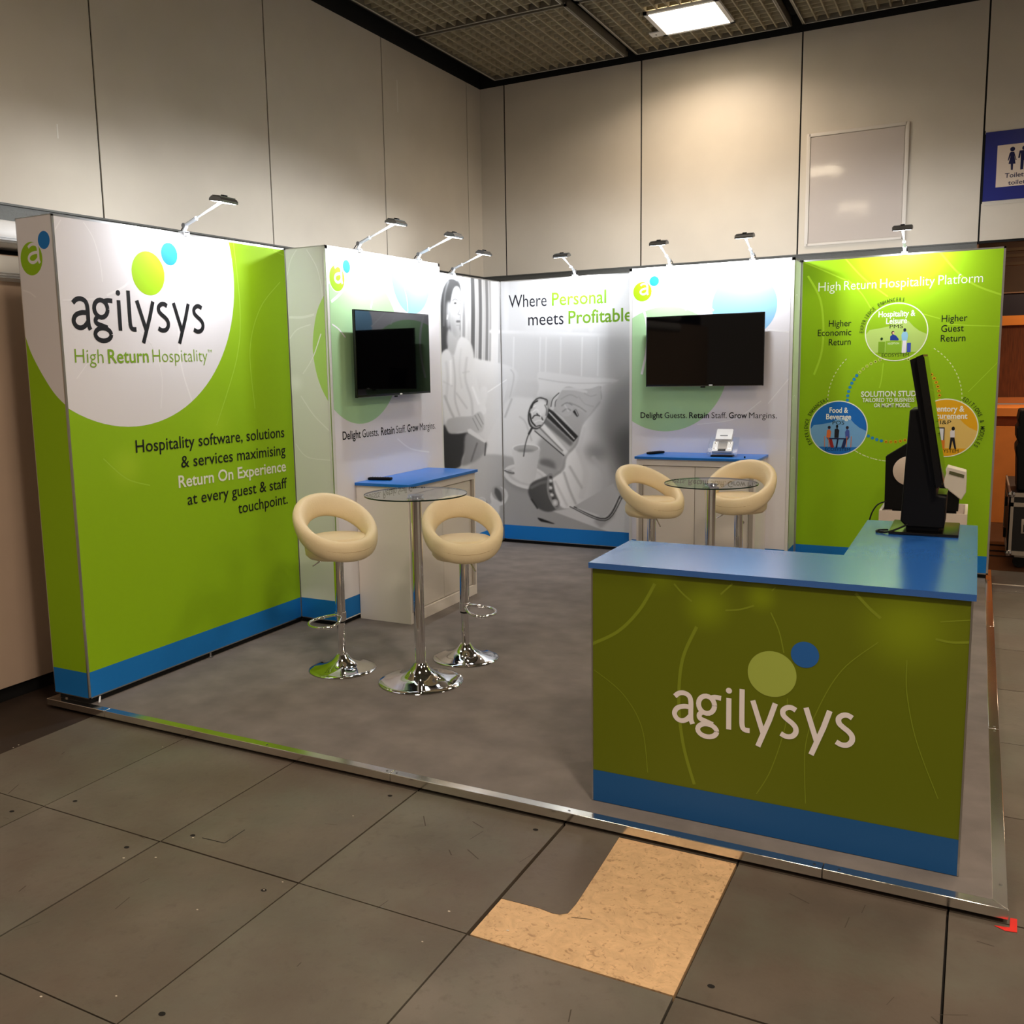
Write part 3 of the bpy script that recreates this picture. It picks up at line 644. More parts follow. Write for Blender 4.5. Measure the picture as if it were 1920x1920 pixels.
for L, w in (([(60, 500), (80, 410), (115, 345)], 0.006), ([(175, 345), (235, 450), (262, 560), (270, 640)], 0.006), ([(70, 752), (150, 752), (222, 735)], 0.016), ([(75, 880), (120, 825), (200, 795)], 0.008), ([(140, 1110), (210, 1000), (262, 850)], 0.008), ([(140, 1220), (220, 1340), (320, 1440)], 0.008), ([(110, 1510), (180, 1590), (330, 1610)], 0.006)):
    p.curve([c2(*q) for q in L], w, (240, 242, 238))
p.glow(p.uv(c2(110, 1150)), 0.09, (238, 240, 236), OFFW)
o = p.build('printed_side_face', t); o.matrix_parent_inverse = Matrix.Translation(t.location).inverted()
# (3) screen tower on the back
t = thing('screen_tower', 'white screen tower standing against the back wall of the stand, behind the white device', 'tower', ((xa + xb) / 2, (yT2 + yB) / 2, 0), 0, 'white screen towers')
b = MB(); b.box((xa + 0.001, yT2 + 0.001, H0), (xb - 0.001, yB - 0.001, H1 - 0.001), M_tex); kid(b, 'core', t)
b = MB(); frame_edges(b, 1, yT2, xa, xb, -1, w=0.022); b.mats = [M_post]; frame_edges(b, 0, xb, yT2, yB - 0.004, 1, w=0.02); kid(b, 'frame', t)
b = MB(); b.box((xa + 0.012, yT2 + 0.012, 0.0006), (xb - 0.012, yB, H0 - 0.001), M_black); kid(b, 'plinth', t)
p = Print(1, yT2 - 0.0022, -1, (xa + 0.024, H0 + 0.008, xb - 0.024, H1 - 0.022))
c3 = lambda u, v: (1000 + u / 3.84, 400 + v / 3.84)
tower_face(p, [c3(*q) for q in ((720, 772), (800, 705), (970, 652), (1180, 715), (1335, 1255), (1290, 1400), (1180, 1520), (990, 1588), (850, 1565), (720, 1480))],
  [c3(*q) for q in ((1298, 640), (1757, 640), (1320, 540), (1720, 760), (1650, 855), (1740, 560))],
  [([c3(775, 640), c3(815, 780), c3(818, 960), c3(780, 1160)], 0.02), ([c3(1150, 590), c3(1300, 700)], 0.014), ([c3(1680, 480), c3(1850, 615)], 0.016), ([c3(1690, 840), c3(1840, 855)], 0.012), ([c3(1060, 640), c3(1100, 700)], 0.01), ([c3(1690, 1370), c3(1840, 1190)], 0.008), ([c3(1180, 1520), c3(1450, 1480), c3(1640, 1350)], 0.008)])
cg, rg = fitc(p.uvs([c3(*q) for q in ((726, 565), (845, 565), (790, 488), (785, 641))])); cb, rb = fitc(p.uvs([c3(*q) for q in ((838, 488), (903, 488), (870, 450), (870, 527))]))
a_badge(p, cg, rg, cb, rb, p.uv(c3(765, 590)), p.uv(c3(832, 500)), (250, 250, 252))
h_ = p.uv(c3(780, 1433))[1] - p.uv(c3(780, 1473))[1]
f = lambda u: c3(u, 1473 + (u - 770) * 0.003)
slogan(p, [('Delight', f(772), f(930), 0.014), ('Guests.', f(945), f(1105), 0.002), ('Retain', f(1122), f(1265), 0.014), ('Staff.', f(1283), f(1392), -0.004), ('Grow', f(1408), f(1538), 0.014), ('Margins.', f(1553), f(1753), -0.004)], h_)
o = p.build('printed_face', t); o.matrix_parent_inverse = Matrix.Translation(t.location).inverted()
p = Print(0, xb + 0.0022, 1, (yT2 + 0.02, H0 + 0.008, yB - 0.02, H1 - 0.02)); base_face(p, (206, 216, 190), True)
for z in (2.1, 1.3, 0.8): p.ring((yT2 + 0.12, z), 0.12, 0.008, (228, 234, 220), 0, 4)
o = p.build('printed_side_face', t); o.matrix_parent_inverse = Matrix.Translation(t.location).inverted()
# (4) right green panel
t = thing('display_backdrop', 'green platform chart panel with round icons at the back right of the stand', 'backdrop', ((xb + xR) / 2, yB + 0.05, 0))
b = MB(); b.box((xb + 0.001, yB + 0.001, H0), (xR - 0.001, yB + 0.1, H1 - 0.001), M_tex); kid(b, 'core', t)
b = MB(); frame_edges(b, 1, yB, xb + 0.004, xR, -1, w=0.014); kid(b, 'frame', t)
b = MB(); b.box((xb, yB + 0.015, 0.0006), (xR - 0.012, yB + 0.09, H0 - 0.001), M_black); kid(b, 'plinth', t)
p = Print(1, yB - 0.0022, -1, (xb + 0.016, H0 + 0.010, xR - 0.014, H1 - 0.013)); base_face(p, GREEN)
c4 = lambda u, v: (1440 + u / 4, 400 + v / 4)
p.glow(p.uv(c4(300, 470)), 0.22, (132, 176, 12), GREEN)
LG2 = (176, 220, 44)
for L, w in (([(300, 470), (390, 640), (415, 850), (400, 1050), (345, 1210)], 0.016), ([(255, 360), (420, 430), (580, 500)], 0.010), ([(580, 340), (720, 490), (900, 625)], 0.012), ([(600, 500), (700, 600), (770, 710)], 0.010), ([(1290, 290), (1420, 440), (1560, 540), (1755, 612)], 0.014), ([(1165, 755), (1290, 790)], 0.008), ([(1340, 830), (1500, 840), (1755, 848)], 0.008), ([(865, 1125), (850, 1250), (835, 1310)], 0.008), ([(1760, 1080), (1640, 1200), (1500, 1340)], 0.005)):
    p.curve([c4(*q) for q in L], w, LG2)
hh_ = p.uv(c4(380, 520))[1] - p.uv(c4(380, 587))[1]
W1 = (248, 250, 240)
yl = lambda x: 587 - (x - 378) * (587 - 517) / (1612 - 378)
for tx_, a, c in (('High', 378, 543), ('Return', 570, 812), ('Hospitality', 840, 1250), ('Platform', 1277, 1612)): p.text(tx_, c4(a, yl(a)), c4(c, yl(c)), hh_, W1, -0.008)
DK = (12, 26, 10); h3 = p.uv(c4(455, 803))[1] - p.uv(c4(455, 851))[1]
for tx_, a, c in (('Higher', (456, 851), (624, 846)), ('Economic', (373, 921), (624, 914)), ('Return', (456, 991), (620, 985)), ('Higher', (1302, 815), (1495, 806)), ('Guest', (1298, 890), (1468, 884)), ('Return', (1295, 963), (1480, 958))): p.text(tx_, c4(*a), c4(*c), h3, DK, 0.002)
cT, rT = fitc(p.uvs([c4(*q) for q in ((748, 890), (1178, 850), (960, 650), (968, 1125))]))
cF, rF = fitc(p.uvs([c4(*q) for q in ((332, 1610), (726, 1605), (528, 1386), (530, 1832))]))
cI = (2 * cT[0] - cF[0], cF[1]); rI = rF * 1.0
rI = rF * 1.02; q_i = p.uv(c4(1580, 1612)); cI = (q_i[0] - rI, q_i[1])
cen = (cT[0], (cF[1] + 0.42 * (cT[1] - cF[1])))
RD = fitc([p.uv(c4(*q)) for q in ((495, 1350), (560, 1150), (735, 960), (1190, 940), (1330, 1100), (1405, 1350), (700, 1820), (860, 1880))])
cen = RD[0]
p.ring(cen, RD[1], 0.006, (238, 244, 190), -3.9, 1.0, 150, dash=1); p.ring(cen, RD[1], 0.006, (238, 244, 190), 3.9, 4.9, 44, dash=1)
DT, rDT = fitc(p.uvs([c4(*q) for q in ((810, 1085), (740, 1140), (683, 1205), (625, 1390), (1215, 1195), (1262, 1340), (930, 1735), (740, 1660))]))
for i in range(60):
    a = -0.6 * PI + 2 * PI * i / 60; x, z = DT[0] + rDT * math.cos(a), DT[1] + rDT * math.sin(a)
    ad = math.degrees(a) % 360
    col = (205, 226, 96) if 70 < ad < 142 else ((40, 140, 196) if 142 <= ad < 263 else (236, 178, 20))
    p.circle((x, z), 0.0125, col, n=14, up=False)
    if not (142 <= ad < 263): p.circle((x, z), 0.005, (240, 226, 130), n=8, up=False)
p.k += 1
def icon(c, r, col, light, rim=(246, 250, 225)):
    p.circle(c, r, rim); p.circle(c, r * 0.965, col)
    pts = []
    for i in range(61):
        a = PI + PI * i / 60 ; pts.append((c[0] + r * 0.965 * math.cos(a), c[1] + r * 0.965 * math.sin(a)))
    hill = [(0.96, 0.0), (0.72, 0.02), (0.55, 0.16), (0.38, 0.36), (0.15, 0.38), (-0.05, 0.32), (-0.25, 0.20), (-0.55, 0.14), (-0.85, 0.10), (-0.96, 0.0)]
    p.poly(pts + [(c[0] + r * a, c[1] + r * b) for a, b in [(0.96, -0.1)] + hill[1:-1] + [(-0.96, -0.05)]], light)
    pts = [(c[0] + r * 0.965 * math.cos(a), c[1] + r * 0.965 * math.sin(a)) for a in np.linspace(PI * 1.255, PI * 1.745, 30)]
    p.poly(pts, col)
icon(cT, rT, (148, 194, 18), (186, 216, 112)); icon(cF, rF, (24, 112, 200), (120, 176, 226)); icon(cI, rI, (238, 176, 18), (236, 200, 110))
def ic(c, r, pts): return [(c[0] + r * a, c[1] + r * b) for a, b in pts]
def txc(c, r, s_, z, w, h, col, wt): p.text(s_, (c[0] - w * r / 2, c[1] + z * r), (c[0] + w * r / 2, c[1] + z * r), h * r, col, wt, px=False)
txc(cT, rT, 'Hospitality &', 0.53, 1.16, 0.19, W1, 0.022); txc(cT, rT, 'Leisure', 0.29, 0.66, 0.19, W1, 0.022); txc(cT, rT, 'PMS', 0.13, 0.42, 0.12, DK, 0.0); txc(cT, rT, 'ECOSYSTEM', -0.84, 0.86, 0.11, DK, 0.0)
txc(cF, rF, 'Food &', 0.56, 0.64, 0.19, W1, 0.022); txc(cF, rF, 'Beverage', 0.32, 0.86, 0.19, W1, 0.022); txc(cF, rF, 'POS', 0.13, 0.40, 0.13, DK, 0.0); txc(cF, rF, 'ECOSYSTEM', -0.84, 0.86, 0.11, DK, 0.0)
txc(cI, rI, 'Inventory &', 0.56, 1.10, 0.19, W1, 0.022); txc(cI, rI, 'Procurement', 0.32, 1.3, 0.19, W1, 0.022); txc(cI, rI, 'I&P', 0.13, 0.34, 0.13, DK, 0.0); txc(cI, rI, 'ECOSYSTEM', -0.84, 0.86, 0.11, DK, 0.0)
# small printed scenes inside the icons: reception desk, restaurant table, clipboard
def blob(c, r, x, z, w, h, col): p.circle((c[0] + r * x, c[1] + r * z), r * w, col, ry=r * h, n=18)
p.poly(ic(cT, rT, [(-0.55, -0.72), (-0.55, -0.32), (-0.34, -0.32), (-0.34, -0.72)]), (126, 170, 30)); p.poly(ic(cT, rT, [(-0.32, -0.72), (-0.32, -0.30), (0.18, -0.30), (0.18, -0.72)]), (140, 186, 40))
txc((cT[0] - 0.07 * rT, cT[1]), rT, 'RECEPTION', -0.42, 0.36, 0.06, (230, 240, 200), 0.01)
p.poly(ic(cT, rT, [(-0.18, -0.28), (-0.18, -0.14), (-0.1, -0.08), (0.0, -0.12), (0.09, -0.24), (0.09, -0.29)]), (30, 60, 150)); blob(cT, rT, -0.10, -0.02, 0.05, 0.06, (70, 30, 40)); blob(cT, rT, -0.085, -0.03, 0.032, 0.04, (240, 190, 160))
p.poly(ic(cT, rT, [(0.19, -0.30), (0.17, -0.1), (0.22, 0.0), (0.34, 0.0), (0.38, -0.12), (0.36, -0.3)]), (150, 205, 232)); p.poly(ic(cT, rT, [(0.2, -0.72), (0.22, -0.3), (0.34, -0.3), (0.33, -0.72)]), (238, 236, 246)); blob(cT, rT, 0.27, 0.06, 0.045, 0.06, (24, 30, 60)); p.poly(ic(cT, rT, [(0.36, -0.7), (0.36, -0.38), (0.48, -0.38), (0.48, -0.7)]), (60, 80, 180)); blob(cT, rT, -0.45, -0.22, 0.04, 0.05, (20, 60, 20))
for sx_, cl in ((-1, (232, 120, 60)), (1, (70, 90, 170))):
    p.poly(ic(cF, rF, [(sx_ * 0.26, -0.35), (sx_ * 0.40, -0.35), (sx_ * 0.38, -0.08), (sx_ * 0.30, -0.04), (sx_ * 0.24, -0.14)]), cl); blob(cF, rF, sx_ * 0.31, 0.02, 0.05, 0.06, (40, 24, 40))
    p.poly(ic(cF, rF, [(sx_ * 0.12, -0.72), (sx_ * 0.20, -0.42), (sx_ * 0.38, -0.35), (sx_ * 0.30, -0.48), (sx_ * 0.24, -0.72)]), (150, 40, 40) if sx_ < 0 else (24, 40, 90))
    for d_ in (0.30, 0.45): p.strip(ic(cF, rF, [(sx_ * d_, -0.70), (sx_ * (d_ + 0.01), -0.3)]), 0.005, (226, 130, 70))
p.poly(ic(cF, rF, [(-0.3, -0.37), (0.3, -0.37), (0.3, -0.41), (-0.3, -0.41)]), (24, 36, 84)); p.strip(ic(cF, rF, [(0, -0.4), (-0.04, -0.72)]), 0.012, (18, 26, 60))
p.poly(ic(cF, rF, [(-0.12, -0.36), (-0.12, -0.05), (-0.03, 0.0), (0.04, -0.08), (0.02, -0.36)]), (30, 30, 40)); blob(cF, rF, -0.04, 0.06, 0.04, 0.06, (20, 20, 30))
p.poly(ic(cI, rI, [(-0.52, -0.70), (-0.52, 0.02), (-0.02, 0.02), (-0.02, -0.70)]), (40, 42, 60)); p.poly(ic(cI, rI, [(-0.49, -0.67), (-0.49, -0.02), (-0.05, -0.02), (-0.05, -0.67)]), (232, 234, 240))
for i in range(6): p.strip(ic(cI, rI, [(-0.44, -0.10 - 0.09 * i), (-0.41, -0.13 - 0.09 * i), (-0.36, -0.07 - 0.09 * i)]), 0.005, (60, 70, 100))
p.poly(ic(cI, rI, [(-0.12, -0.7), (-0.12, -0.42), (0.0, -0.42), (0.0, -0.7)]), (230, 130, 40))
p.poly(ic(cI, rI, [(0.16, -0.32), (0.15, -0.12), (0.2, -0.06), (0.29, -0.08), (0.30, -0.32)]), (236, 232, 236)); blob(cI, rI, 0.24, -0.02, 0.05, 0.07, (20, 18, 26)); p.poly(ic(cI, rI, [(0.14, -0.72), (0.17, -0.32), (0.29, -0.32), (0.36, -0.72), (0.31, -0.72), (0.23, -0.42), (0.19, -0.72)]), (24, 22, 34))
txl = (246, 250, 236)
hS = p.uv(c4(700, 1337))[1] - p.uv(c4(700, 1376))[1]; hs2 = hS * 0.74
p.text('SOLUTION STUDIO', c4(698, 1376), c4(1170, 1370), hS, txl, 0.022); p.text('TAILORED TO BUSINESS TYPE', c4(708, 1415), c4(1190, 1412), hs2, txl, 0.016); p.text('OR MGMT MODEL', c4(795, 1454), c4(1068, 1453), hs2, txl, 0.016)
p.arctext('EXPERIENCE ENHANCERS', cT, rT * 1.05, math.radians(178), math.radians(80), rT * 0.12, DK, 0.004)
p.arctext('EXPERIENCE ENHANCERS', cF, rF * 1.05, math.radians(212), math.radians(112), rF * 0.13, DK, 0.004)
p.arctext('EDITIONS & MODULES', cI, rI * 1.05, math.radians(62), math.radians(-32), rI * 0.13, DK, 0.004)
o = p.build('printed_face', t); o.matrix_parent_inverse = Matrix.Translation(t.location).inverted()
# (5) photo mural panels (left and back), grey photographic print
KW_, KH_ = 689, 960
def mural_canvas():
    yy, xx = np.mgrid[0:KH_, 0:KW_].astype(np.float32); xx *= 2; yy *= 2
    img = 222 - 10 * (yy / 1920) + 6 * np.sin(xx / 90.0)
    img = np.where(xx < 430, 188 + 0.10 * xx, img)
    def blur(a, r):
        if r < 1: return a
        k = np.exp(-0.5 * (np.arange(-3 * r, 3 * r + 1) / r) ** 2); k /= k.sum(); pad = len(k) // 2
        a = np.pad(a, ((pad, pad), (pad, pad)), 'edge')
        a = sum(k[i] * a[i:a.shape[0] - 2 * pad + i, :] for i in range(len(k)))
        return sum(k[i] * a[:, i:a.shape[1] - 2 * pad + i] for i in range(len(k)))
    def mask(pts, soft=1, sm=True):
        P = np.array(smooth([np.array(q, float) for q in pts], 4, True) if sm else pts, float)
        m = np.zeros((KH_, KW_), bool); n = len(P)
        for i in range(n):
            (x0, y0), (x1, y1) = P[i - 1], P[i]
            if y0 == y1: continue
            c = ((yy >= min(y0, y1)) & (yy < max(y0, y1))); m ^= c & (xx < (x1 - x0) * (yy - y0) / (y1 - y0) + x0)
        return blur(m.astype(np.float32), soft)
    def fill(pts, g, soft=1, sm=True, gr=None, op=1.0):
        nonlocal img
        m = mask(pts, soft, sm) * op; val = g if gr is None else g + gr[0] * (xx - pts[0][0]) / 500 + gr[1] * (yy - pts[0][1]) / 500
        img = img * (1 - m) + val * m
    def line(pts, w, g, soft=1, op=1.0):
        nonlocal img
        P = smooth([np.array(q, float) for q in pts], 6); d = np.full((KH_, KW_), 1e9, np.float32)
        x0 = min(q[0] for q in P) - w * 3 - 10; x1 = max(q[0] for q in P) + w * 3 + 10; y0 = min(q[1] for q in P) - w * 3 - 10; y1 = max(q[1] for q in P) + w * 3 + 10
        sl = (slice(max(0, int(y0 / 2)), min(KH_, int(y1 / 2) + 1)), slice(max(0, int(x0 / 2)), min(KW_, int(x1 / 2) + 1)))
        X, Y = xx[sl], yy[sl]; dd = np.full(X.shape, 1e9, np.float32)
        for a, b_ in zip(P[:-1], P[1:]):
            v = b_ - a; L = v @ v + 1e-6; t_ = np.clip(((X - a[0]) * v[0] + (Y - a[1]) * v[1]) / L, 0, 1)
            dd = np.minimum(dd, np.hypot(X - a[0] - t_ * v[0], Y - a[1] - t_ * v[1]))
        m = np.clip((w / 2 - dd) / (1.5 * soft + 0.5) + 0.5, 0, 1) * op
        img[sl] = img[sl] * (1 - m) + g * m
    def ell(cx, cy, rx, ry, g, soft=1, rot=0, op=1.0):
        a = np.linspace(0, 2 * PI, 28)[:-1]; c_, s_ = math.cos(rot), math.sin(rot)
        fill([(cx + rx * math.cos(t) * c_ - ry * math.sin(t) * s_, cy + rx * math.cos(t) * s_ + ry * math.sin(t) * c_) for t in a], g, soft, False, None, op)
    # curtains
    for x, w, g in ((112, 16, 200), (140, 22, 108), (172, 18, 150), (205, 16, 200), (235, 26, 92), (262, 10, 190), (285, 22, 110), (310, 12, 196), (330, 20, 128), (352, 14, 170), (385, 34, 224), (415, 14, 190)):
        line([(x, -20), (x + 8, 300), (x + 4, 660)], w, g, 3)
    line([(365, 440), (700, 450), (1300, 470)], 22, 228, 8); fill([(440, 470), (1320, 500), (1320, 800), (440, 760)], 208, 8, False, None, 0.7)
    for x in (520, 700, 740, 840, 985, 1095): line([(x, 480), (x - 6, 740)], 8, 228, 4)
    for x in (470, 620, 900, 1050): line([(x, 60), (x - 4, 430)], 30, 226, 10, 0.6)
    fill([(1100, 480), (1320, 470), (1320, 800), (1180, 760)], 176, 24, True, None, 0.8)
    # floor area and seats behind
    fill([(430, 760), (1320, 800), (1320, 1400), (430, 1400)], 208, 6, False)
    fill([(236, 636), (300, 632), (470, 668), (540, 712), (545, 770), (515, 880), (500, 940), (330, 960), (250, 820)], 230, 2, True, (-10, -30)); line([(500, 700), (520, 750), (490, 900)], 8, 196, 4)
    fill([(678, 740), (700, 716), (800, 722), (1010, 750), (1240, 772), (1240, 860), (1000, 960), (700, 900), (690, 820)], 224, 2); line([(690, 760), (900, 790), (1180, 790)], 8, 202, 4)
    fill([(500, 890), (600, 890), (690, 920), (700, 1100), (720, 1300), (500, 1290), (340, 1270), (330, 1180), (420, 980)], 222, 4, True, (10, 14)); line([(505, 900), (460, 1020)], 12, 190, 6); line([(560, 1020), (600, 1060), (640, 1180)], 10, 204, 6)
    fill([(700, 880), (1000, 960), (960, 1180), (760, 1180), (700, 1040)], 176, 14, True, None, 0.7); fill([(690, 1180), (800, 1180), (860, 1300), (820, 1390), (700, 1330)], 176, 6); fill([(700, 1310), (760, 1310), (800, 1340), (790, 1400), (700, 1350)], 120, 5)
    # table
    fill([(230, 1340), (290, 1284), (400, 1276), (520, 1300), (700, 1345), (860, 1400), (1320, 1600), (1320, 1960), (150, 1960), (180, 1500)], 196, 3, True, (-20, 10)); fill([(430, 1480), (700, 1420), (1000, 1600), (900, 1800), (460, 1800)], 170, 30, True, None, 0.8)
    # woman: hair, face, blouse, arms, skirt
    fill([(24, 600), (18, 420), (22, 260), (40, 150), (75, 88), (115, 84), (150, 116), (164, 180), (150, 214), (118, 190), (104, 260), (98, 420), (70, 560), (44, 620)], 58, 2, True, (0, 14))
    line([(75, 100), (50, 200), (44, 400)], 10, 96, 6)
    fill([(112, 150), (142, 138), (158, 190), (162, 262), (166, 300), (158, 330), (158, 372), (152, 420), (160, 450), (148, 486), (112, 480), (92, 420), (84, 340), (90, 240)], 186, 2, True, (60, -16)); fill([(140, 150), (158, 190), (162, 262), (164, 300), (156, 320), (138, 240)], 214, 5, True, None, 0.8); fill([(92, 330), (120, 400), (130, 470), (112, 480), (92, 420)], 150, 6, True, None, 0.8)
    fill([(70, 240), (92, 260), (88, 380), (72, 420), (60, 330)], 172, 4); ell(121, 248, 13, 6, 90, 1, -0.1); ell(122, 248, 5, 5, 20, 1); line([(104, 230), (120, 220), (138, 228)], 6, 70, 2); ell(154, 250, 6, 4, 70, 1); line([(148, 232), (160, 230)], 5, 80, 2)
    line([(142, 256), (150, 300), (140, 322), (154, 326)], 6, 140, 2); ell(142, 372, 16, 8, 92, 1); line([(130, 398), (152, 398)], 5, 150, 3); line([(70, 330), (66, 356)], 6, 235, 2)
    fill([(78, 420), (120, 480), (150, 486), (140, 560), (110, 600), (80, 570), (64, 500)], 176, 3, True, (30, 0))
    fill([(22, 610), (60, 560), (84, 580), (108, 620), (150, 482), (215, 505), (246, 580), (258, 720), (290, 860), (335, 985), (250, 1020), (130, 1030), (60, 1070), (40, 960), (30, 760)], 216, 2, True, (20, 4))
    for L, g, w in (([(108, 620), (120, 760), (120, 900), (150, 1010)], 180, 8), ([(60, 650), (70, 760), (60, 900)], 200, 16), ([(200, 620), (190, 760), (230, 900), (240, 1000)], 196, 14), ([(160, 560), (150, 700), (165, 820)], 208, 12), ([(40, 780), (100, 810)], 190, 5), ([(175, 720), (215, 712)], 190, 5), ([(50, 880), (90, 980), (110, 1020)], 170, 14), ([(240, 820), (280, 930)], 250, 12), ([(90, 640), (92, 800)], 248, 10), ([(130, 860), (200, 960)], 186, 8)): line(L, w, g, 9, 0.8)
    fill([(60, 1090), (70, 1040), (130, 1022), (230, 1015), (290, 985), (318, 1040), (310, 1110), (270, 1130), (160, 1120), (95, 1136)], 178, 2, True, (40, 0))
    for L in ([(255, 1010), (300, 1090)], [(240, 1030), (280, 1110)], [(275, 1000), (312, 1070)]): line(L, 4, 130, 2)
    fill([(42, 1080), (80, 1130), (150, 1134), (215, 1130), (210, 1200), (170, 1300), (150, 1360), (46, 1360)], 40, 2, True, (30, 10))
    fill([(200, 1130), (330, 1185), (330, 1240), (300, 1290), (235, 1335), (165, 1350), (180, 1270)], 146, 3, True, (60, 0)); line([(270, 1200), (230, 1320)], 10, 110, 5); line([(330, 1200), (322, 1280)], 10, 90, 3)
    # laptop
    fill([(318, 1196), (342, 852), (470, 768), (478, 790), (440, 960), (330, 1192)], 222, 1, False, (20, 10)); line([(342, 852), (470, 768)], 6, 245, 1); fill([(204, 1106), (225, 1100), (330, 1180), (322, 1198), (210, 1130)], 226, 1, False)
    fill([(285, 860), (310, 812), (340, 830), (340, 880), (320, 960)], 226, 3)
    # dishes at left
    for (cx, cy, r) in ((302, 1592, 28), (350, 1640, 28)): ell(cx + 3, cy + 14, r, r * 0.8, 110, 3); ell(cx, cy, r, r * 0.95, 226); ell(cx, cy, r * 0.72, r * 0.7, 176); ell(cx, cy, r * 0.6, r * 0.58, 214)
    ell(420, 1560, 60, 66, 226, 1, 0.3); ell(412, 1540, 40, 56, 178, 1, -0.5); fill([(395, 1500), (430, 1530), (440, 1590), (420, 1590), (390, 1540)], 90, 2); ell(380, 1670, 40, 90, 222, 2, 0.2)
    # saucer, cup, spoon
    ell(606, 1450, 165, 84, 150, 6, 0.25, 0.7); ell(604, 1428, 160, 80, 232, 1, 0.25); ell(604, 1424, 128, 60, 206, 2, 0.25); ell(604, 1418, 112, 50, 228, 3, 0.25)
    ell(492, 1396, 34, 12, 140, 1, 0.3); line([(455, 1385), (520, 1402)], 6, 90, 1); line([(470, 1384), (512, 1396)], 4, 245, 1)
    fill([(508, 1226), (520, 1320), (545, 1440), (600, 1464), (662, 1444), (684, 1310), (696, 1230), (600, 1270)], 226, 1, True, (-50, 10)); ell(602, 1232, 94, 30, 244); ell(602, 1236, 86, 25, 186, 1); ell(602, 1250, 60, 12, 120, 3, 0, 0.5)
    # coffee pot
    line([(640, 1096), (612, 1160), (596, 1220), (586, 1288)], 7, 84, 1); line([(641, 1100), (622, 1135)], 14, 60, 1)
    fill([(660, 1112), (700, 1040), (760, 958), (850, 1020), (958, 1150), (900, 1226), (870, 1290), (790, 1230)], 206, 1, False)
    fill([(752, 960), (790, 985), (958, 1152), (925, 1192), (730, 1010)], 44, 1, False); fill([(732, 1020), (925, 1196), (905, 1222), (716, 1060)], 120, 3, False); line([(760, 990), (930, 1170)], 8, 226, 2); line([(700, 1060), (880, 1270)], 30, 240, 5); line([(662, 1116), (860, 1284)], 6, 40, 1); line([(690, 1090), (850, 1250)], 8, 120, 4)
    ell(684, 996, 66, 112, 30, 1, 0.25); ell(688, 994, 60, 104, 216, 2, 0.25); ell(704, 960, 40, 50, 236, 4, 0.3)
    for L, g, w in (([(640, 960), (652, 930), (680, 912)], 40, 9), ([(630, 1000), (640, 1050), (664, 1080)], 36, 10), ([(650, 985), (672, 970), (690, 985)], 245, 10), ([(646, 1030), (664, 1010), (700, 1016), (716, 1040)], 60, 8), ([(662, 1056), (690, 1044), (720, 1052)], 238, 9), ([(668, 1086), (700, 1078)], 50, 6), ([(655, 950), (670, 942)], 250, 7), ([(676, 998), (684, 1006)], 70, 8), ([(730, 940), (742, 970), (738, 1010)], 120, 7), ([(700, 1000), (704, 1024)], 250, 6), ([(638, 984), (646, 1004)], 250, 5)): line(L, w, g, 1)
    line([(700, 892), (745, 905), (742, 940)], 6, 40, 1)
    line([(780, 960), (790, 905), (840, 862), (880, 862)], 26, 214, 2); line([(772, 950), (784, 900), (826, 858)], 5, 50, 1); line([(800, 950), (806, 910), (846, 880)], 4, 70, 1)
    # hand with the pot
    fill([(806, 960), (812, 905), (840, 850), (862, 822), (900, 814), (960, 832), (1040, 828), (1112, 812), (1118, 900), (1060, 975), (1010, 992), (960, 970), (925, 950), (912, 1000), (870, 1018), (836, 1000)], 190, 1, True, (20, 20))
    for L, g, w in (([(850, 830), (930, 832), (1010, 850)], 222, 18), ([(840, 900), (900, 870), (950, 890)], 150, 5), ([(845, 945), (880, 925), (915, 940)], 104, 5), ([(850, 985), (880, 965), (905, 975)], 100, 5), ([(900, 925), (960, 950), (1010, 985)], 130, 6), ([(865, 940), (890, 980)], 226, 8), ([(1000, 860), (1040, 880), (1080, 870)], 166, 6), ([(960, 880), (1000, 930), (1060, 950)], 176, 8), ([(1110, 815), (1116, 900)], 120, 3)): line(L, w, g, 5, 0.75)
    fill([(920, 985), (940, 968), (962, 1010), (950, 1022)], 36, 1, False); line([(938, 975), (954, 1010)], 5, 226, 1)
    # big sleeve
    line([(1108, 930), (1050, 1010), (990, 1100), (950, 1200), (880, 1290), (850, 1380), (780, 1440)], 26, 150, 10, 0.6); fill([(1114, 815), (1220, 782), (1330, 740), (1330, 1520), (1240, 1520), (1160, 1560), (1000, 1620), (880, 1644), (830, 1620), (780, 1540), (776, 1450), (860, 1380), (880, 1290), (950, 1210), (985, 1080), (1060, 985), (1120, 900)], 214, 2, True, (-80, -6))
    fill([(1180, 830), (1340, 760), (1340, 1150), (1240, 1260), (1120, 1210), (1080, 1060)], 138, 26, True, None, 0.85); fill([(1200, 1180), (1340, 1080), (1340, 1420), (1240, 1400)], 84, 24, True, None, 0.9); fill([(1000, 1240), (1060, 1200), (1160, 1260), (1100, 1320), (1020, 1300)], 118, 16, True, None, 0.7)
    for L, g, w in (([(960, 1240), (1010, 1400), (980, 1560)], 214, 40), ([(860, 1400), (900, 1520), (940, 1610)], 160, 12), ([(900, 1360), (980, 1500)], 176, 14), ([(1060, 1300), (1140, 1420), (1130, 1540)], 200, 30), ([(800, 1460), (850, 1560), (880, 1620)], 206, 14), ([(1000, 1100), (960, 1250)], 216, 24), ([(1180, 1330), (1230, 1440)], 170, 16)): line(L, w, g, 10, 0.7)
    # wrist, watch
    fill([(618, 1520), (640, 1470), (700, 1440), (770, 1425), (800, 1530), (830, 1620), (770, 1665), (700, 1650), (650, 1600), (625, 1560)], 82, 2, True, (40, -20)); line([(640, 1500), (700, 1470), (750, 1460)], 20, 120, 8); line([(680, 1640), (640, 1580)], 10, 50, 5)
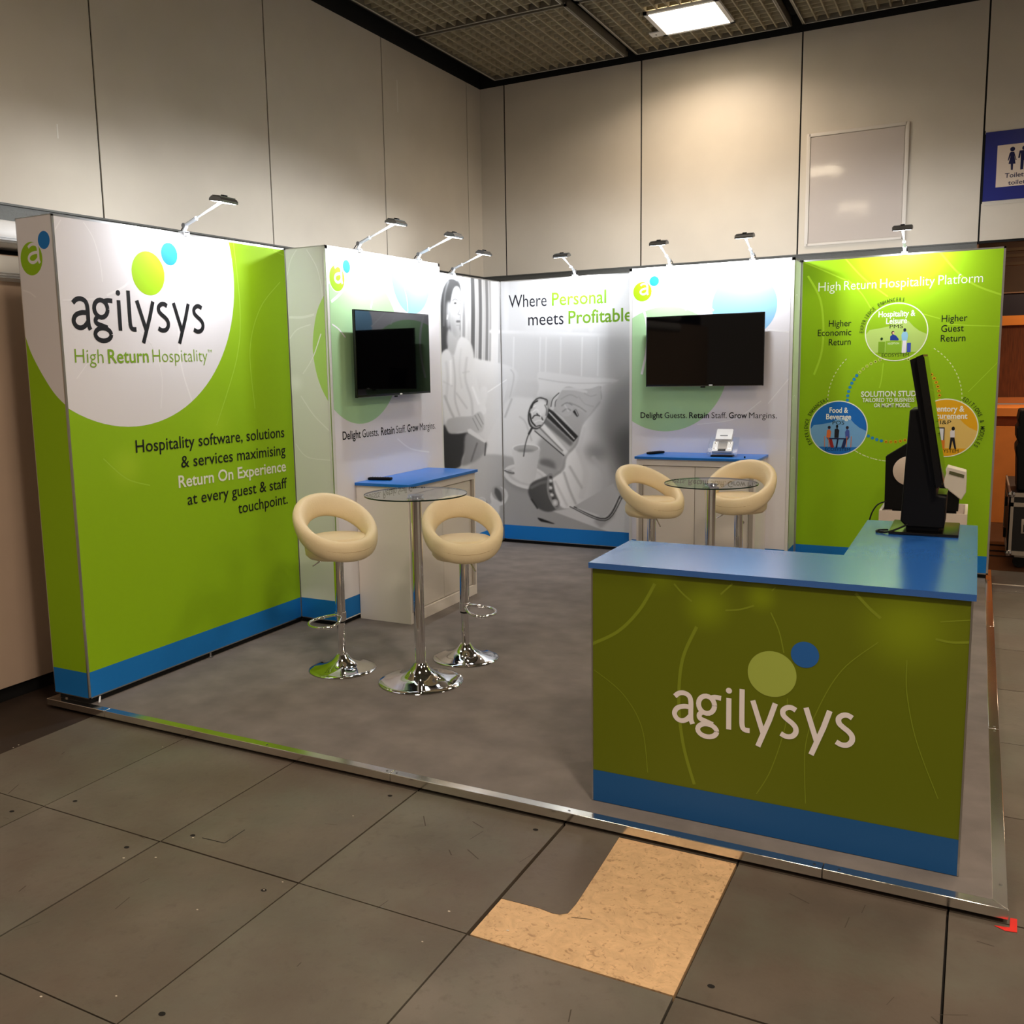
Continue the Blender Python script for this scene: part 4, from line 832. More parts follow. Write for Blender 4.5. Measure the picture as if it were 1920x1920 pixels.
    line([(768, 1420), (760, 1500), (775, 1570), (810, 1630)], 34, 150, 1)
    for i in range(9): ell(766 + (4 if i < 5 else 4 + (i - 4) * 9), 1430 + i * 24, 12, 9, 236 if i % 2 else 70, 1, 0.3)
    ell(800, 1604, 22, 26, 190, 1); ell(800, 1604, 12, 15, 236, 2)
    # papers, book, knife
    fill([(786, 1662), (860, 1650), (1340, 1560), (1340, 1860), (1110, 1784)], 216, 1, False, (8, 8)); fill([(1060, 1730), (1240, 1560), (1200, 1700), (1110, 1778)], 150, 4, False, None, 0.6)
    fill([(930, 1628), (1196, 1472), (1244, 1560), (1146, 1706)], 190, 1, False, (30, 0)); line([(930, 1632), (1140, 1712), (1240, 1560)], 8, 60, 1); line([(900, 1630), (1140, 1726), (1256, 1570)], 5, 40, 1); line([(950, 1640), (1135, 1700), (1230, 1560)], 4, 226, 1)
    fill([(682, 1706), (720, 1716), (800, 1748), (730, 1736), (700, 1728)], 30, 1)
    img = img + rng.normal(0, 1.2, img.shape)
    img = blur(img.astype(np.float32), 1)
    return np.clip(img, 0, 250)
CANV = mural_canvas()
def mural_mesh(name, ax, val, sgn, u0, u1, parent, st=0.005):
    z0, z1 = ZS, H1 - 0.010
    nu, nz = int((u1 - u0) / st), int((z1 - z0) / st); U, Zg = np.meshgrid(np.linspace(u0, u1, nu + 1), np.linspace(z0, z1, nz + 1))
    X = np.zeros(U.shape + (3,)); X[..., ax] = val + 0.0022 * sgn; X[..., 1 - ax] = U; X[..., 2] = Zg
    D = X - CAM; zc = D @ FW; px = CX + FPX * (D @ RT) / zc; py = CY - FPX * (D @ UP) / zc
    cx = np.clip((px - 820) * 3.623 / 2, 0, KW_ - 2); cy = np.clip((py - 500) * 3.623 / 2, 0, KH_ - 2)
    ix, iy = cx.astype(int), cy.astype(int); fx, fy = cx - ix, cy - iy
    g = (CANV[iy, ix] * (1 - fx) + CANV[iy, ix + 1] * fx) * (1 - fy) + (CANV[iy + 1, ix] * (1 - fx) + CANV[iy + 1, ix + 1] * fx) * fy
    g = g / 255; g = np.where(g <= 0.04045, g / 12.92, ((g + 0.055) / 1.055) ** 2.4)
    n1 = nu + 1; idx = np.arange(nu * nz); i, j = idx % nu, idx // nu
    F = np.stack([j * n1 + i, j * n1 + i + 1, (j + 1) * n1 + i + 1, (j + 1) * n1 + i], 1)
    me = bpy.data.meshes.new(name); V = X.reshape(-1, 3)
    me.vertices.add(len(V)); me.vertices.foreach_set('co', V.ravel()); me.loops.add(F.size); me.loops.foreach_set('vertex_index', F.ravel().astype(np.int32))
    me.polygons.add(len(F)); me.polygons.foreach_set('loop_start', np.arange(0, F.size, 4, dtype=np.int32)); me.update(calc_edges=True); me.validate()
    ca = me.color_attributes.new('Col', 'FLOAT_COLOR', 'POINT'); G = g.ravel(); C4 = np.stack([G * 0.975, G * 0.985, G * 1.01, np.ones_like(G)], 1)
    ca.data.foreach_set('color', C4.ravel().astype(np.float32)); me.materials.append(printmat())
    o = link(bpy.data.objects.new(name, me), parent); o.matrix_parent_inverse = Matrix.Translation(parent.location).inverted(); return o
t = thing('display_backdrop', 'grey photo mural of a seated woman, on the stand wall left of the corner', 'backdrop', (-0.05, (yTe + yB) / 2, 0))
b = MB(); b.box((-0.1, yTe - 0.0, H0), (-0.001, yB, H1 - 0.001), M_tex); kid(b, 'core', t)
b = MB(); frame_edges(b, 0, 0.0, yTe, yB - 0.003, 1, w=0.008); kid(b, 'frame', t)
b = MB(); b.box((-0.09, yTe, 0.0006), (-0.012, yB, H0 - 0.001), M_black); kid(b, 'plinth', t)
mural_mesh('printed_photo', 0, 0.0, 1, yTe + 0.004, yB - 0.012, t)
p = Print(0, 0.0022, 1, (yTe, H0 + 0.006, yB - 0.010, ZS + 0.0005)); p.poly([(yTe, H0), (yB, H0), (yB, ZS), (yTe, ZS)], BLUE); o = p.build('blue_skirting_print', t); o.matrix_parent_inverse = Matrix.Translation(t.location).inverted()
t = thing('display_backdrop', 'grey photo mural of coffee pouring hands with lettering, right of the corner', 'backdrop', (xa / 2, yB + 0.05, 0))
b = MB(); b.box((0.0, yB + 0.001, H0), (xb - 0.001, yB + 0.1, H1 - 0.001), M_tex); kid(b, 'core', t)
b = MB(); frame_edges(b, 1, yB, 0.003, xa - 0.003, -1, w=0.008); kid(b, 'frame', t)
b = MB(); b.box((0.0, yB + 0.015, 0.0006), (xa, yB + 0.09, H0 - 0.001), M_black); kid(b, 'plinth', t)
mural_mesh('printed_photo', 1, yB, -1, 0.012, xa - 0.004, t)
p = Print(1, yB - 0.0022, -1, (0.010, H0 + 0.006, xa - 0.004, H1)); p.k = 1
p.poly([(0, H0), (xa, H0), (xa, ZS + 0.0005), (0, ZS + 0.0005)], BLUE)
hW = p.uv((958, 553.8))[1] - p.uv((958, 577))[1]
p.text('Where', (953.8, 577), (1025, 573.8), hW, (14, 16, 30), 0.0); p.text('Personal', (1034.8, 573), (1136.7, 567.8), hW, (112, 164, 18), 0.014)
p.text('meets', (990.5, 610.5), (1056.7, 607.8), hW, (14, 16, 30), 0.0); p.text('Profitable', (1065.8, 607), (1185.0, 601.5), hW, (104, 150, 22), 0.014, clip=True)
o = p.build('lettering_and_skirting_print', t); o.matrix_parent_inverse = Matrix.Translation(t.location).inverted()
# ================================================================== ARM SPOTLIGHTS
M_lampgrey = mat('lamp_head_grey', (120, 122, 124), 0.35, metal=0.6); M_lampw = mat('lamp_arm_white', (168, 172, 176), 0.35)
def arm_spot(x, y, dirz, label, reach=0.30):
    """dirz: rotation so that local +x points away from the wall panel into the stand"""
    t = thing('arm_spotlight', label, 'spotlight', (x, y, H1), dirz, 'clip-on arm spotlights along the top of the stand walls')
    b = MB(); b.box((-0.035, -0.022, 0.0006), (0.0105, 0.022, 0.013), M_lampw, bev=0.003); b.box((0.0055, -0.022, -0.012), (0.0105, 0.022, 0.010), M_lampw); b.tube([(-0.012, 0, 0.01), (0.012, 0, 0.045)], 0.011, M_lampw); b.build('clamp', None, t)
    b = MB(); b.tube([(0.0, -0.014, 0.045), (0.0, 0.014, 0.045)], 0.014, M_lampgrey, 16); b.tube([(-0.045, 0.012, 0.006), (-0.05, 0.016, 0.02), (-0.03, 0.014, 0.04), (0.0, 0.012, 0.045)], 0.0035, M_blackmat, 8); b.build('joint', None, t)
    e = (reach, 0, 0.155); b = MB(); b.tube([(0.0, 0, 0.045), (0.09, 0, 0.078)], [0.010, 0.012], M_lampw, 14); b.tube([(0.09, 0, 0.078), e], [0.0055, 0.008], M_lampw, 12); b.build('arm', None, t)
    R_ = Matrix.Translation(e) @ Matrix.Rotation(math.radians(11), 4, 'Y')
    b = MB(); hp = [(-0.045, -0.012), (0.045, -0.012), (0.045, 0.0), (0.030, 0.014), (-0.030, 0.014), (-0.045, 0.0)]
    n0 = len(b.v); b.prism([(q[0], q[1]) for q in hp], 'y', -0.068, 0.068, M_lampgrey); b.v = [tuple(R_ @ Vector(q)) for q in b.v]
    for k in range(5): b.box((-0.028 + 0.013 * k, -0.062, 0.014), (-0.025 + 0.013 * k, 0.062, 0.020), M_lampgrey, M=R_)
    b.box((-0.012, -0.014, 0.018), (0.012, 0.014, 0.028), M_blackmat, M=R_); b.build('lamp_head', None, t)
    b = MB(); b.box((-0.036, -0.060, -0.0135), (0.036, 0.060, -0.0122), M_lens, M=R_); b.build('lens', None, t)
    ld = bpy.data.lights.new('light_source', 'AREA'); ld.shape = 'RECTANGLE'; ld.size = 0.02; ld.size_y = 0.12; ld.energy = SPOT_W; ld.color = SPOT_C; ld.spread = math.radians(180)
    lo = bpy.data.objects.new('light_source', ld); link(lo, t)
    lo.matrix_local = R_ @ Matrix.Translation((0, 0, -0.0235)) @ Matrix.Rotation(math.radians(52), 4, 'Y')
    return t
arm_spot(0, 0.90, 0, 'arm spotlight on the green logo panel at the front left')
arm_spot(xT, 2.17, 0, 'arm spotlight on the left screen tower, nearer the green logo panel')
arm_spot(xT, 2.95, 0, 'arm spotlight on the left screen tower, nearer the photo mural')
arm_spot(0, 4.06, 0, 'arm spotlight above the woman in the photo mural, left of the corner')
arm_spot(0.755, yB, -PI / 2, 'arm spotlight above the coffee mural on the back wall')
arm_spot(1.715, yT2, -PI / 2, 'left arm spotlight on the back screen tower')
arm_spot(2.389, yT2, -PI / 2, 'right arm spotlight on the back screen tower')
arm_spot(3.47, yB, -PI / 2, 'rightmost arm spotlight, above the green chart panel')
# ================================================================== SCREENS
def screen(x, y, z, rz, label):
    """local: width along y, front facing +x"""
    t = thing('wall_television', label, 'television', (x, y, z), rz, 'flat televisions on the screen towers')
    w, h = 0.482, 0.29
    b = MB(); b.box((0.060, -w, -h), (0.078, w, h), M_blacktop, bev=0.003); b.build('bezel', None, t)
    b = MB(); b.box((0.0782, -w + 0.008, -h + 0.016), (0.0795, w - 0.008, h - 0.008), M_screen); b.build('display', None, t)
    b = MB(); b.box((0.0, -0.2, -0.15), (0.02, 0.2, 0.15), M_blackmat); b.box((0.02, -0.28, -0.2), (0.0599, 0.28, 0.16), M_blackmat, bev=0.01); b.build('wall_bracket', None, t)
    b = MB(); b.box((0.074, -0.02, -h - 0.012), (0.079, 0.02, -h - 0.0), M_blackmat, bev=0.003); b.build('sensor_bump', None, t)
    b = MB(); b.box((0.0785, 0.05, -h + 0.004), (0.0805, 0.078, -h + 0.013), M_whitep); b.build('badge', None, t)
    b = MB(); b.box((0.0785, -w + 0.01, -h + 0.001), (0.0795, w - 0.01, -h + 0.0025), M_alu); b.build('trim_line', None, t)
    return t
screen(xT + 0.005, 2.446, 1.812, 0, 'black television on the left screen tower above the blue topped cabinet')
screen(2.028, yT2 - 0.005, 1.798, -PI / 2, 'black television on the back screen tower, above the white card device')
# ================================================================== CABINETS
def cabinet(x, y, rz, label):
    """local: back against y=0 plane at x 0, depth along +x, width along y (-0.48..0.48)"""
    t = thing('storage_cabinet', label, 'cabinet', (x, y, 0), rz, 'white cabinets with blue tops')
    w, d, h = 0.48, 0.41, 0.93
    b = MB(); M_in = mat('cabinet_recess', (176, 168, 158), 0.5)
    b.box((0.0, -w, 0.0), (d, -w + 0.018, h), M_white); b.box((0.0, w - 0.018, 0.0), (d, w, h), M_white)
    b.box((0, -w + 0.018, 0.06), (d - 0.035, w - 0.018, h), M_white); b.box((0, -w + 0.018, 0), (d - 0.02, w - 0.018, 0.06), M_white)
    b.box((d - 0.035, -w + 0.018, 0.0), (d, w - 0.018, 0.075), M_white); b.box((d - 0.035, -w + 0.018, h - 0.05), (d, w - 0.018, h), M_white)
    b.box((d - 0.035, -w + 0.018, 0.075), (d, -w + 0.05, h - 0.05), M_in); b.box((d - 0.035, w - 0.05, 0.075), (d, w - 0.018, h - 0.05), M_in)
    b.build('carcass', None, t)
    for s_, nm in ((-1, 'door'), (1, 'door')):
        b = MB(); y0, y1 = (-w + 0.054, -0.002) if s_ < 0 else (0.002, w - 0.054)
        b.box((d - 0.03, y0, 0.082), (d - 0.012, y1, h - 0.056), mat('cabinet_door', (224, 217, 208), 0.45), bev=0.0015); o = b.build(nm, None, t)
        if s_ > 0: b = MB(); b.lathe([(0.011, 0), (0.011, 0.004), (0.004, 0.006), (0.004, 0.018), (0.008, 0.02), (0.0, 0.024)], (0, 0, 0), M_chrome, 14, Matrix.Translation((d - 0.012, y1 - 0.04, 0.45)) @ Matrix.Rotation(PI / 2, 4, 'Y')); b.build('lock', None, o)
    b = MB(); b.box((-0.001, -w - 0.012, h), (d + 0.02, w + 0.012, 0.95), M_blue, bev=0.0015); b.build('top', None, t)
    return t
cabinet(xT + 0.006, 2.50, 0, 'white cabinet with a blue top below the left television')
cabinet(2.055, yT2 - 0.006, -PI / 2, 'white cabinet with a blue top behind the far bar table')
# remotes
def remote(x, y, z, rz, label):
    t = thing('remote_control', label, 'remote control', (x, y, z), rz, 'remote controls')
    b = MB(); b.box((-0.022, -0.085, 0.0), (0.022, 0.085, 0.018), M_blackmat, bev=0.007); b.build('body', None, t)
    b = MB()
    for i in range(7):
        for j in range(3): b.lathe([(0.0045, 0.0182), (0.0045, 0.0198), (0, 0.0200)], (-0.012 + 0.012 * j, -0.06 + 0.019 * i, 0), mat('remote_button', (60, 60, 64), 0.5), 8)
    b.build('buttons', None, t)
    return t
remote(0.42, 2.185, 0.951, math.radians(-78), 'black remote control on the cabinet below the left television')
remote(1.66, 4.50, 0.951, math.radians(-30), 'black remote control on the left end of the far cabinet top')
# card device on acrylic stand
t = thing('card_device', 'white card encoder device on a clear acrylic stand on the far cabinet', 'device', (2.235, 4.43, 0.951), math.radians(4))
M_acr = mat('clear_acrylic', (240, 246, 250), 0.04, trans=0.96, ior=1.1)
Rt = Matrix.Rotation(math.radians(38), 4, 'X')
b = MB(); b.box((-0.085, -0.07, 0.0), (0.085, 0.05, 0.012), M_blackmat, bev=0.004); b.build('foot', None, t)
b = MB(); T0 = Matrix.Translation((0, -0.05, 0.02)) @ Rt
b.box((-0.115, 0.0, -0.004), (0.115, 0.20, 0.0), M_acr, M=T0); b.box((-0.118, -0.004, 0.0), (0.118, 0.0, 0.02), M_acr, M=T0); b.build('acrylic_stand', None, t)
b = MB(); b.box((-0.078, 0.004, 0.001), (0.078, 0.125, 0.030), M_whitep, bev=0.006, M=T0); b.box((-0.066, 0.125, 0.001), (0.066, 0.25, 0.05), M_whitep, bev=0.01, M=T0); b.build('body', None, t)
b = MB(); b.box((-0.036, 0.03, 0.0302), (0.036, 0.115, 0.032), mat('device_display', (100, 102, 106), 0.25), M=T0); b.build('display', None, t)
b = MB(); b.box((-0.03, 0.006, 0.0302), (0.03, 0.028, 0.034), M_blackmat, M=T0); b.build('card_slot', None, t); b = MB(); b.box((-0.03, 0.16, 0.0502), (0.03, 0.172, 0.0512), mat('device_slot', (120, 122, 124), 0.4), M=T0); b.build('top_slot', None, t)
for sx_ in (-0.058, 0.058):
    for yy_ in (0.035, 0.10): b = MB(); b.lathe([(0.008, 0.0301), (0.008, 0.0312), (0, 0.0316)], (sx_, yy_, 0), M_chrome, 12, T0); b.build('screw', None, t)
b = MB(); b.lathe([(0.006, 0), (0.006, 0.012), (0, 0.014)], (2.43, 4.33, 0.951), M_blackmat, 10); o = b.build('cable_stud'); tag(o, 'tiny black stud on the far cabinet top right of the white device', 'stud')
# ================================================================== BAR TABLES AND STOOLS
def thin_glass(name, tint):
    m = bpy.data.materials.new(name); m.use_nodes = True; n_ = m.node_tree; n_.nodes.clear()
    o_ = n_.nodes.new('ShaderNodeOutputMaterial'); mx = n_.nodes.new('ShaderNodeMixShader'); tr = n_.nodes.new('ShaderNodeBsdfTransparent'); gl = n_.nodes.new('ShaderNodeBsdfGlossy'); fr = n_.nodes.new('ShaderNodeFresnel')
    tr.inputs[0].default_value = tint; gl.inputs['Roughness'].default_value = 0.01; fr.inputs[0].default_value = 1.45
    ge = n_.nodes.new('ShaderNodeNewGeometry'); mu = n_.nodes.new('ShaderNodeMath'); sb = n_.nodes.new('ShaderNodeMath'); sb.operation = 'SUBTRACT'; sb.inputs[0].default_value = 1; mu.operation = 'MULTIPLY'
    n_.links.new(ge.outputs['Backfacing'], sb.inputs[1]); n_.links.new(sb.outputs[0], mu.inputs[0]); n_.links.new(fr.outputs[0], mu.inputs[1]); n_.links.new(mu.outputs[0], mx.inputs[0]); n_.links.new(tr.outputs[0], mx.inputs[1]); n_.links.new(gl.outputs[0], mx.inputs[2]); n_.links.new(mx.outputs[0], o_.inputs[0])
    return m
M_glass = thin_glass('clear_glass', (0.93, 0.965, 0.96, 1))
def bar_table(x, y, h, label):
    t = thing('bar_table', label, 'table', (x, y, 0), 0, 'round glass bar tables')
    prof = [(0.232, 0.0), (0.234, 0.004), (0.230, 0.008), (0.20, 0.014), (0.16, 0.021), (0.12, 0.032), (0.085, 0.048), (0.060, 0.068), (0.045, 0.088), (0.037, 0.102), (0.034, 0.108), (0.0, 0.108)]
    b = MB(); b.lathe(prof, (0, 0, -0.001), M_chrome, 72); b.build('base', None, t)
    b = MB(); b.lathe([(0.0295, 0.095), (0.0295, h - 0.03)], (0, 0, 0), M_chrome, 40); b.build('column', None, t)
    b = MB(); b.lathe([(0.05, h - 0.034), (0.05, h - 0.022), (0.032, h - 0.018), (0.045, h - 0.0045), (0.0, h - 0.0045)], (0, 0, 0), M_chrome, 32); b.build('top_mount', None, t)
    b = MB(); r_ = 0.277; b.lathe([(0, h - 0.004), (r_ - 0.003, h - 0.004), (r_, h - 0.001), (r_, h + 0.001), (r_ - 0.003, h + 0.004), (0, h + 0.004)], (0, 0, 0), M_glass, 96); b.build('table_top', None, t)
    b = MB(); b.lathe([(r_ + 0.0004, h - 0.0035), (r_ + 0.0012, h), (r_ + 0.0004, h + 0.0035), (r_ + 0.0004, h - 0.0035)], (0, 0, 0), mat('glass_edge', (22, 44, 40), 0.1), 96, caps=False); b.build('glass_edge', None, t)
    return t
bar_table(1.388, 1.062, 1.042, 'round glass bar table between the two nearer cream stools')
bar_table(2.615, 2.50, 0.976, 'round glass bar table farther back, partly hidden by the reception counter')
def loft(b, secs, mt, closed=True):
    n = len(secs[0]); N = len(secs); vs = [q for s_ in secs for q in s_]; fs = []
    for i in range(N if closed else N - 1):
        j = (i + 1) % N
        for k in range(n): fs.append((i * n + k, i * n + (k + 1) % n, j * n + (k + 1) % n, j * n + k))
    b.add(vs, fs, mt, True)
def stool(x, y, h, face, foot, lever, label):
    """h = underside of the seat shell; face = direction the sitter looks (deg)"""
    t = thing('bar_stool', label, 'stool', (x, y, 0), math.radians(face), 'cream bar stools with ring backs')
    prof = [(0.192, 0.0), (0.194, 0.003), (0.190, 0.007), (0.165, 0.012), (0.13, 0.020), (0.095, 0.032), (0.066, 0.048), (0.047, 0.066), (0.036, 0.082), (0.031, 0.088), (0.0, 0.088)]
    b = MB(); b.lathe(prof, (0, 0, -0.001), M_chrome, 64); b.build('base', None, t)
    b = MB(); b.lathe([(0.0225, 0.08), (0.0225, 0.30)], (0, 0, 0), M_chrome, 32); b.lathe([(0.0285, 0.285), (0.0285, h + 0.01)], (0, 0, 0), M_chrome, 32); b.lathe([(0.028, 0.275), (0.0282, 0.2851)], (0, 0, 0), M_blackmat, 24); b.build('column', None, t)
    # seat ring: centre line low at the front (+x), high at the back
    a_, c_ = 0.190, 0.196; secs = []
    N = 56; n = 20
    for i in range(N):
        th = 2 * PI * i / N; ct, st_ = math.cos(th), math.sin(th)
        k = (1 - ct) / 2                                  # 0 front, 1 back
        R = 1 + 0.05 * k
        cz = h + 0.060 + 0.220 * (k ** 1.15); px, py = a_ * ct * R - 0.012, c_ * st_ * R
        hw = 0.037; hh = 0.057 + 0.009 * k
        nrm = Vector((ct, st_, 0)); lean = 0.30 * k; sec = []
        for m in range(n):
            q = 2 * PI * m / n; o_, u_ = hw * math.copysign(abs(math.cos(q)) ** 0.85, math.cos(q)), hh * math.copysign(abs(math.sin(q)) ** 0.85, math.sin(q))
            oo = o_ + u_ * lean; sec.append((px + nrm.x * oo, py + nrm.y * oo, cz + u_))
        secs.append(sec)
    b = MB(); loft(b, secs, M_leather); b.build('ring_back', None, t)
    # seat pad and lower shell joined into the front of the ring
    b = MB(); b.lathe([(0.0, h + 0.120), (0.10, h + 0.124), (0.150, h + 0.126), (0.168, h + 0.112), (0.182, h + 0.065), (0.178, h + 0.028), (0.160, h + 0.008), (0.12, h), (0.0, h)], (0, 0, 0), M_leather, 56, sx=1.0, sy=1.03); b.build('seat', None, t)
    b = MB(); b.tube([(a_ * math.cos(q) * 1.0 - 0.012 + 0.0365 * math.cos(q), c_ * math.sin(q) + 0.0365 * math.sin(q), h + 0.062 + 0.232 * (((1 - math.cos(q)) / 2) ** 1.15)) for q in np.linspace(0, 2 * PI, 49)[:-1]], 0.0016, mat('leather_seam', (196, 168, 122), 0.5), 6, closed=True); b.build('piping', None, t)
    b = MB(); b.lathe([(0.07, h - 0.010), (0.075, h), (0.0, h)], (0, 0, 0), M_chrome, 24); b.build('mount_plate', None, t)
    ra = math.radians(lever - face); b = MB(); u = Vector((math.cos(ra), math.sin(ra), 0)); b.tube([Vector((0, 0, h - 0.008)) + u * 0.03, Vector((0, 0, h - 0.012)) + u * 0.09, Vector((0, 0, h - 0.05)) + u * 0.15], 0.0045, M_chrome, 10); b.build('height_lever', None, t)
    ra = math.radians(foot - face); u = Vector((math.cos(ra), math.sin(ra), 0)); w = Vector((-u.y, u.x, 0)); zf = 0.285
    loop = [u * 0.01 + w * 0.026 + Vector((0, 0, zf + 0.03)), u * 0.05 + w * 0.085 + Vector((0, 0, zf + 0.012)), u * 0.11 + w * 0.105 + Vector((0, 0, zf)), u * 0.165 + w * 0.07 + Vector((0, 0, zf - 0.004)), u * 0.185 + Vector((0, 0, zf - 0.006)), u * 0.165 - w * 0.07 + Vector((0, 0, zf - 0.004)), u * 0.11 - w * 0.105 + Vector((0, 0, zf)), u * 0.05 - w * 0.085 + Vector((0, 0, zf + 0.012)), u * 0.01 - w * 0.026 + Vector((0, 0, zf + 0.03))]
    b = MB(); b.tube([Vector(q) for q in smooth([np.array(q) for q in loop], 6)], 0.0085, M_chrome, 12); b.lathe([(0.032, zf + 0.01), (0.032, zf + 0.05), (0.0286, zf + 0.052)], (0, 0, 0), M_chrome, 24); b.build('footrest', None, t)
    return t
stool(0.862, 1.06, 0.655, -28, -122, 205, 'cream bar stool left of the nearer glass table')
stool(1.415, 1.537, 0.60, -52, 12, -35, 'cream bar stool right of the nearer glass table')
stool(2.055, 3.12, 0.65, -28, 200, -50, 'cream bar stool left of the farther glass table')
stool(2.600, 3.36, 0.672, -100, 60, 180, 'cream bar stool right of the farther glass table')
# ================================================================== RECEPTION COUNTER
CX0, CX1, CY0, CY1, CH, AX0, AY1 = 2.745, 4.036, 0.118, 0.592, 0.963, 3.600, 1.490
t = thing('reception_counter', 'L-shaped reception counter with green printed front and blue top at the front right', 'counter', (3.4, 0.35, 0))
b = MB(); b.box((CX0, CY0, 0.0), (CX1, CY1, CH - 0.0225), M_white); b.box((AX0, CY1, 0.0), (CX1, AY1, CH - 0.0225), M_white); kid(b, 'carcass', t)
b = MB(); b.box((2.738, 0.104, CH - 0.022), (4.044, 0.603, CH), M_bluec); kid(b, 'counter_top', t)
b = MB(); b.box((3.592, 0.6035, CH - 0.022), (4.044, 1.497, CH), M_bluec); kid(b, 'side_top', t)
for (x, y) in ((CX0, CY0), (CX1 - 0.006, CY0)): b = MB(); b.box((x, y - 0.003, 0.0), (x + 0.006, y - 0.0001, CH - 0.0225), M_alu); kid(b, 'edge_profile', t)
p = Print(1, CY0 - 0.001, -1, (CX0 + 0.005, 0.0005, CX1 - 0.005, CH - 0.0235)); u0, z0, u1, z1 = p.rect
GC = (100, 112, 0)
p.poly([(u0, z0), (u1, z0), (u1, z1), (u0, z1)], GC)
c7 = lambda u, v: (1060 + u / 2.2326, 960 + v / 2.2326)
for (u, v, r, g_) in ((590, 400, 0.12, (124, 142, 4)), (820, 355, 0.075, (124, 142, 4)), (1430, 490, 0.20, (124, 142, 4)), (400, 270, 0.09, (116, 132, 3)), (960, 150, 0.05, (116, 132, 3))): p.glow(p.uv(c7(u, v)), r, g_, GC)
LC = (128, 144, 30)
for L, w in (([(105, 555), (220, 500), (310, 410), (375, 300)], 0.012), ([(455, 300), (490, 340), (530, 375)], 0.006), ([(650, 345), (700, 300)], 0.006), ([(670, 412), (730, 408), (790, 392)], 0.006), ([(860, 420), (895, 500), (915, 590)], 0.004), ([(550, 480), (490, 620), (475, 800), (495, 980), (540, 1140)], 0.012), ([(1215, 340), (1270, 400), (1320, 445)], 0.010), ([(1570, 460), (1705, 452)], 0.004), ([(1550, 532), (1620, 546), (1705, 545)], 0.008), ([(120, 660), (240, 760), (320, 900), (345, 1090)], 0.003), ([(1310, 545), (1160, 660), (1060, 820), (1005, 980), (1005, 1220)], 0.003), ([(1430, 620), (1430, 760), (1470, 960), (1560, 1200)], 0.003), ([(930, 780), (920, 900), (860, 1080), (800, 1180)], 0.003), ([(880, 315), (865, 330)], 0.004)):
    p.curve([c7(*q) for q in L], w, LC)
cg, rg = fitc(p.uvs([c7(*q) for q in ((772, 672), (960, 690), (850, 575), (872, 781))])); p.circle(cg, rg, (166, 184, 80))
cb, rb = fitc(p.uvs([c7(*q) for q in ((949, 592), (1058, 603), (1000, 539), (1006, 656))])); p.circle(cb, rb, (36, 100, 176))
XH = p.uv(c7(480, 748))[1] - p.uv(c7(480, 880))[1]
wordmark(p, c7(448, 874), c7(1226, 992), XH, (244, 238, 240), 0.15)
ZC2 = 0.128
p.poly([(u0, z0), (u1, z0), (u1, ZC2), (u0, ZC2)], (24, 88, 150))
o = p.build('printed_front', t, printmat(0.5, 'printed_vinyl', 0.4)); o.matrix_parent_inverse = Matrix.Translation(t.location).inverted()
# ---- self service terminal seen from the side, screen leaning back and facing right
t = thing('touch_terminal', 'black touchscreen terminal standing on the reception counter, seen from the side', 'touchscreen terminal', (3.85, 1.27, CH))
b = MB(); b.box((3.707, 1.135, CH + 0.001), (3.974, 1.47, CH + 0.013), M_blacktop, bev=0.004); kid(b, 'base_plate', t)
b = MB(); b.box((3.772, 1.18, CH + 0.0132), (3.90, 1.42, CH + 0.05), M_blackmat, bev=0.006); kid(b, 'foot_collar', t)
b = MB(); b.prism([(3.750, CH + 0.055), (3.775, CH + 0.03), (3.918, CH + 0.03), (3.922, 1.128), (3.885, 1.134), (3.860, 1.36), (3.826, 1.500), (3.768, 1.492)], 'y', 1.17, 1.43, M_blackmat)
o = kid(b, 'housing', t); md = o.modifiers.new('bevel', 'BEVEL'); md.width = 0.006; md.segments = 2
b = MB(); b.box((3.886, 1.2, 1.1285), (3.922, 1.40, 1.136), M_blacktop); kid(b, 'printer_slot', t)
sc = [(3.764, 1.708), (3.806, 1.724), (3.912, 1.192), (3.876, 1.168)]
b = MB(); b.prism([(3.762, 1.700), (3.788, 1.712), (3.884, 1.172), (3.858, 1.200)], 'y', 1.14, 1.46, M_blackmat); b.prism([(3.788, 1.7125), (3.812, 1.7225), (3.905, 1.185), (3.884, 1.1715)], 'y', 1.10, 1.50, M_blacktop); kid(b, 'screen_housing', t)
b = MB(); b.prism([(3.8125, 1.715), (3.8165, 1.712), (3.909, 1.195), (3.9052, 1.192)], 'y', 1.115, 1.485, M_screen); kid(b, 'display', t)
b = MB(); b.tube([Vector(q) for q in smooth([np.array(q) for q in ((3.79, 1.18, 1.01), (3.74, 1.15, 0.985), (3.70, 1.14, 0.971), (3.66, 1.16, 0.968), (3.665, 1.2, 0.968), (3.70, 1.22, 0.968))], 6)], 0.004, M_blackmat, 8); b.tube([(3.70, 1.14, 0.971), (3.67, 1.19, 0.968)], 0.003, M_blackmat, 8); kid(b, 'power_cable', t)
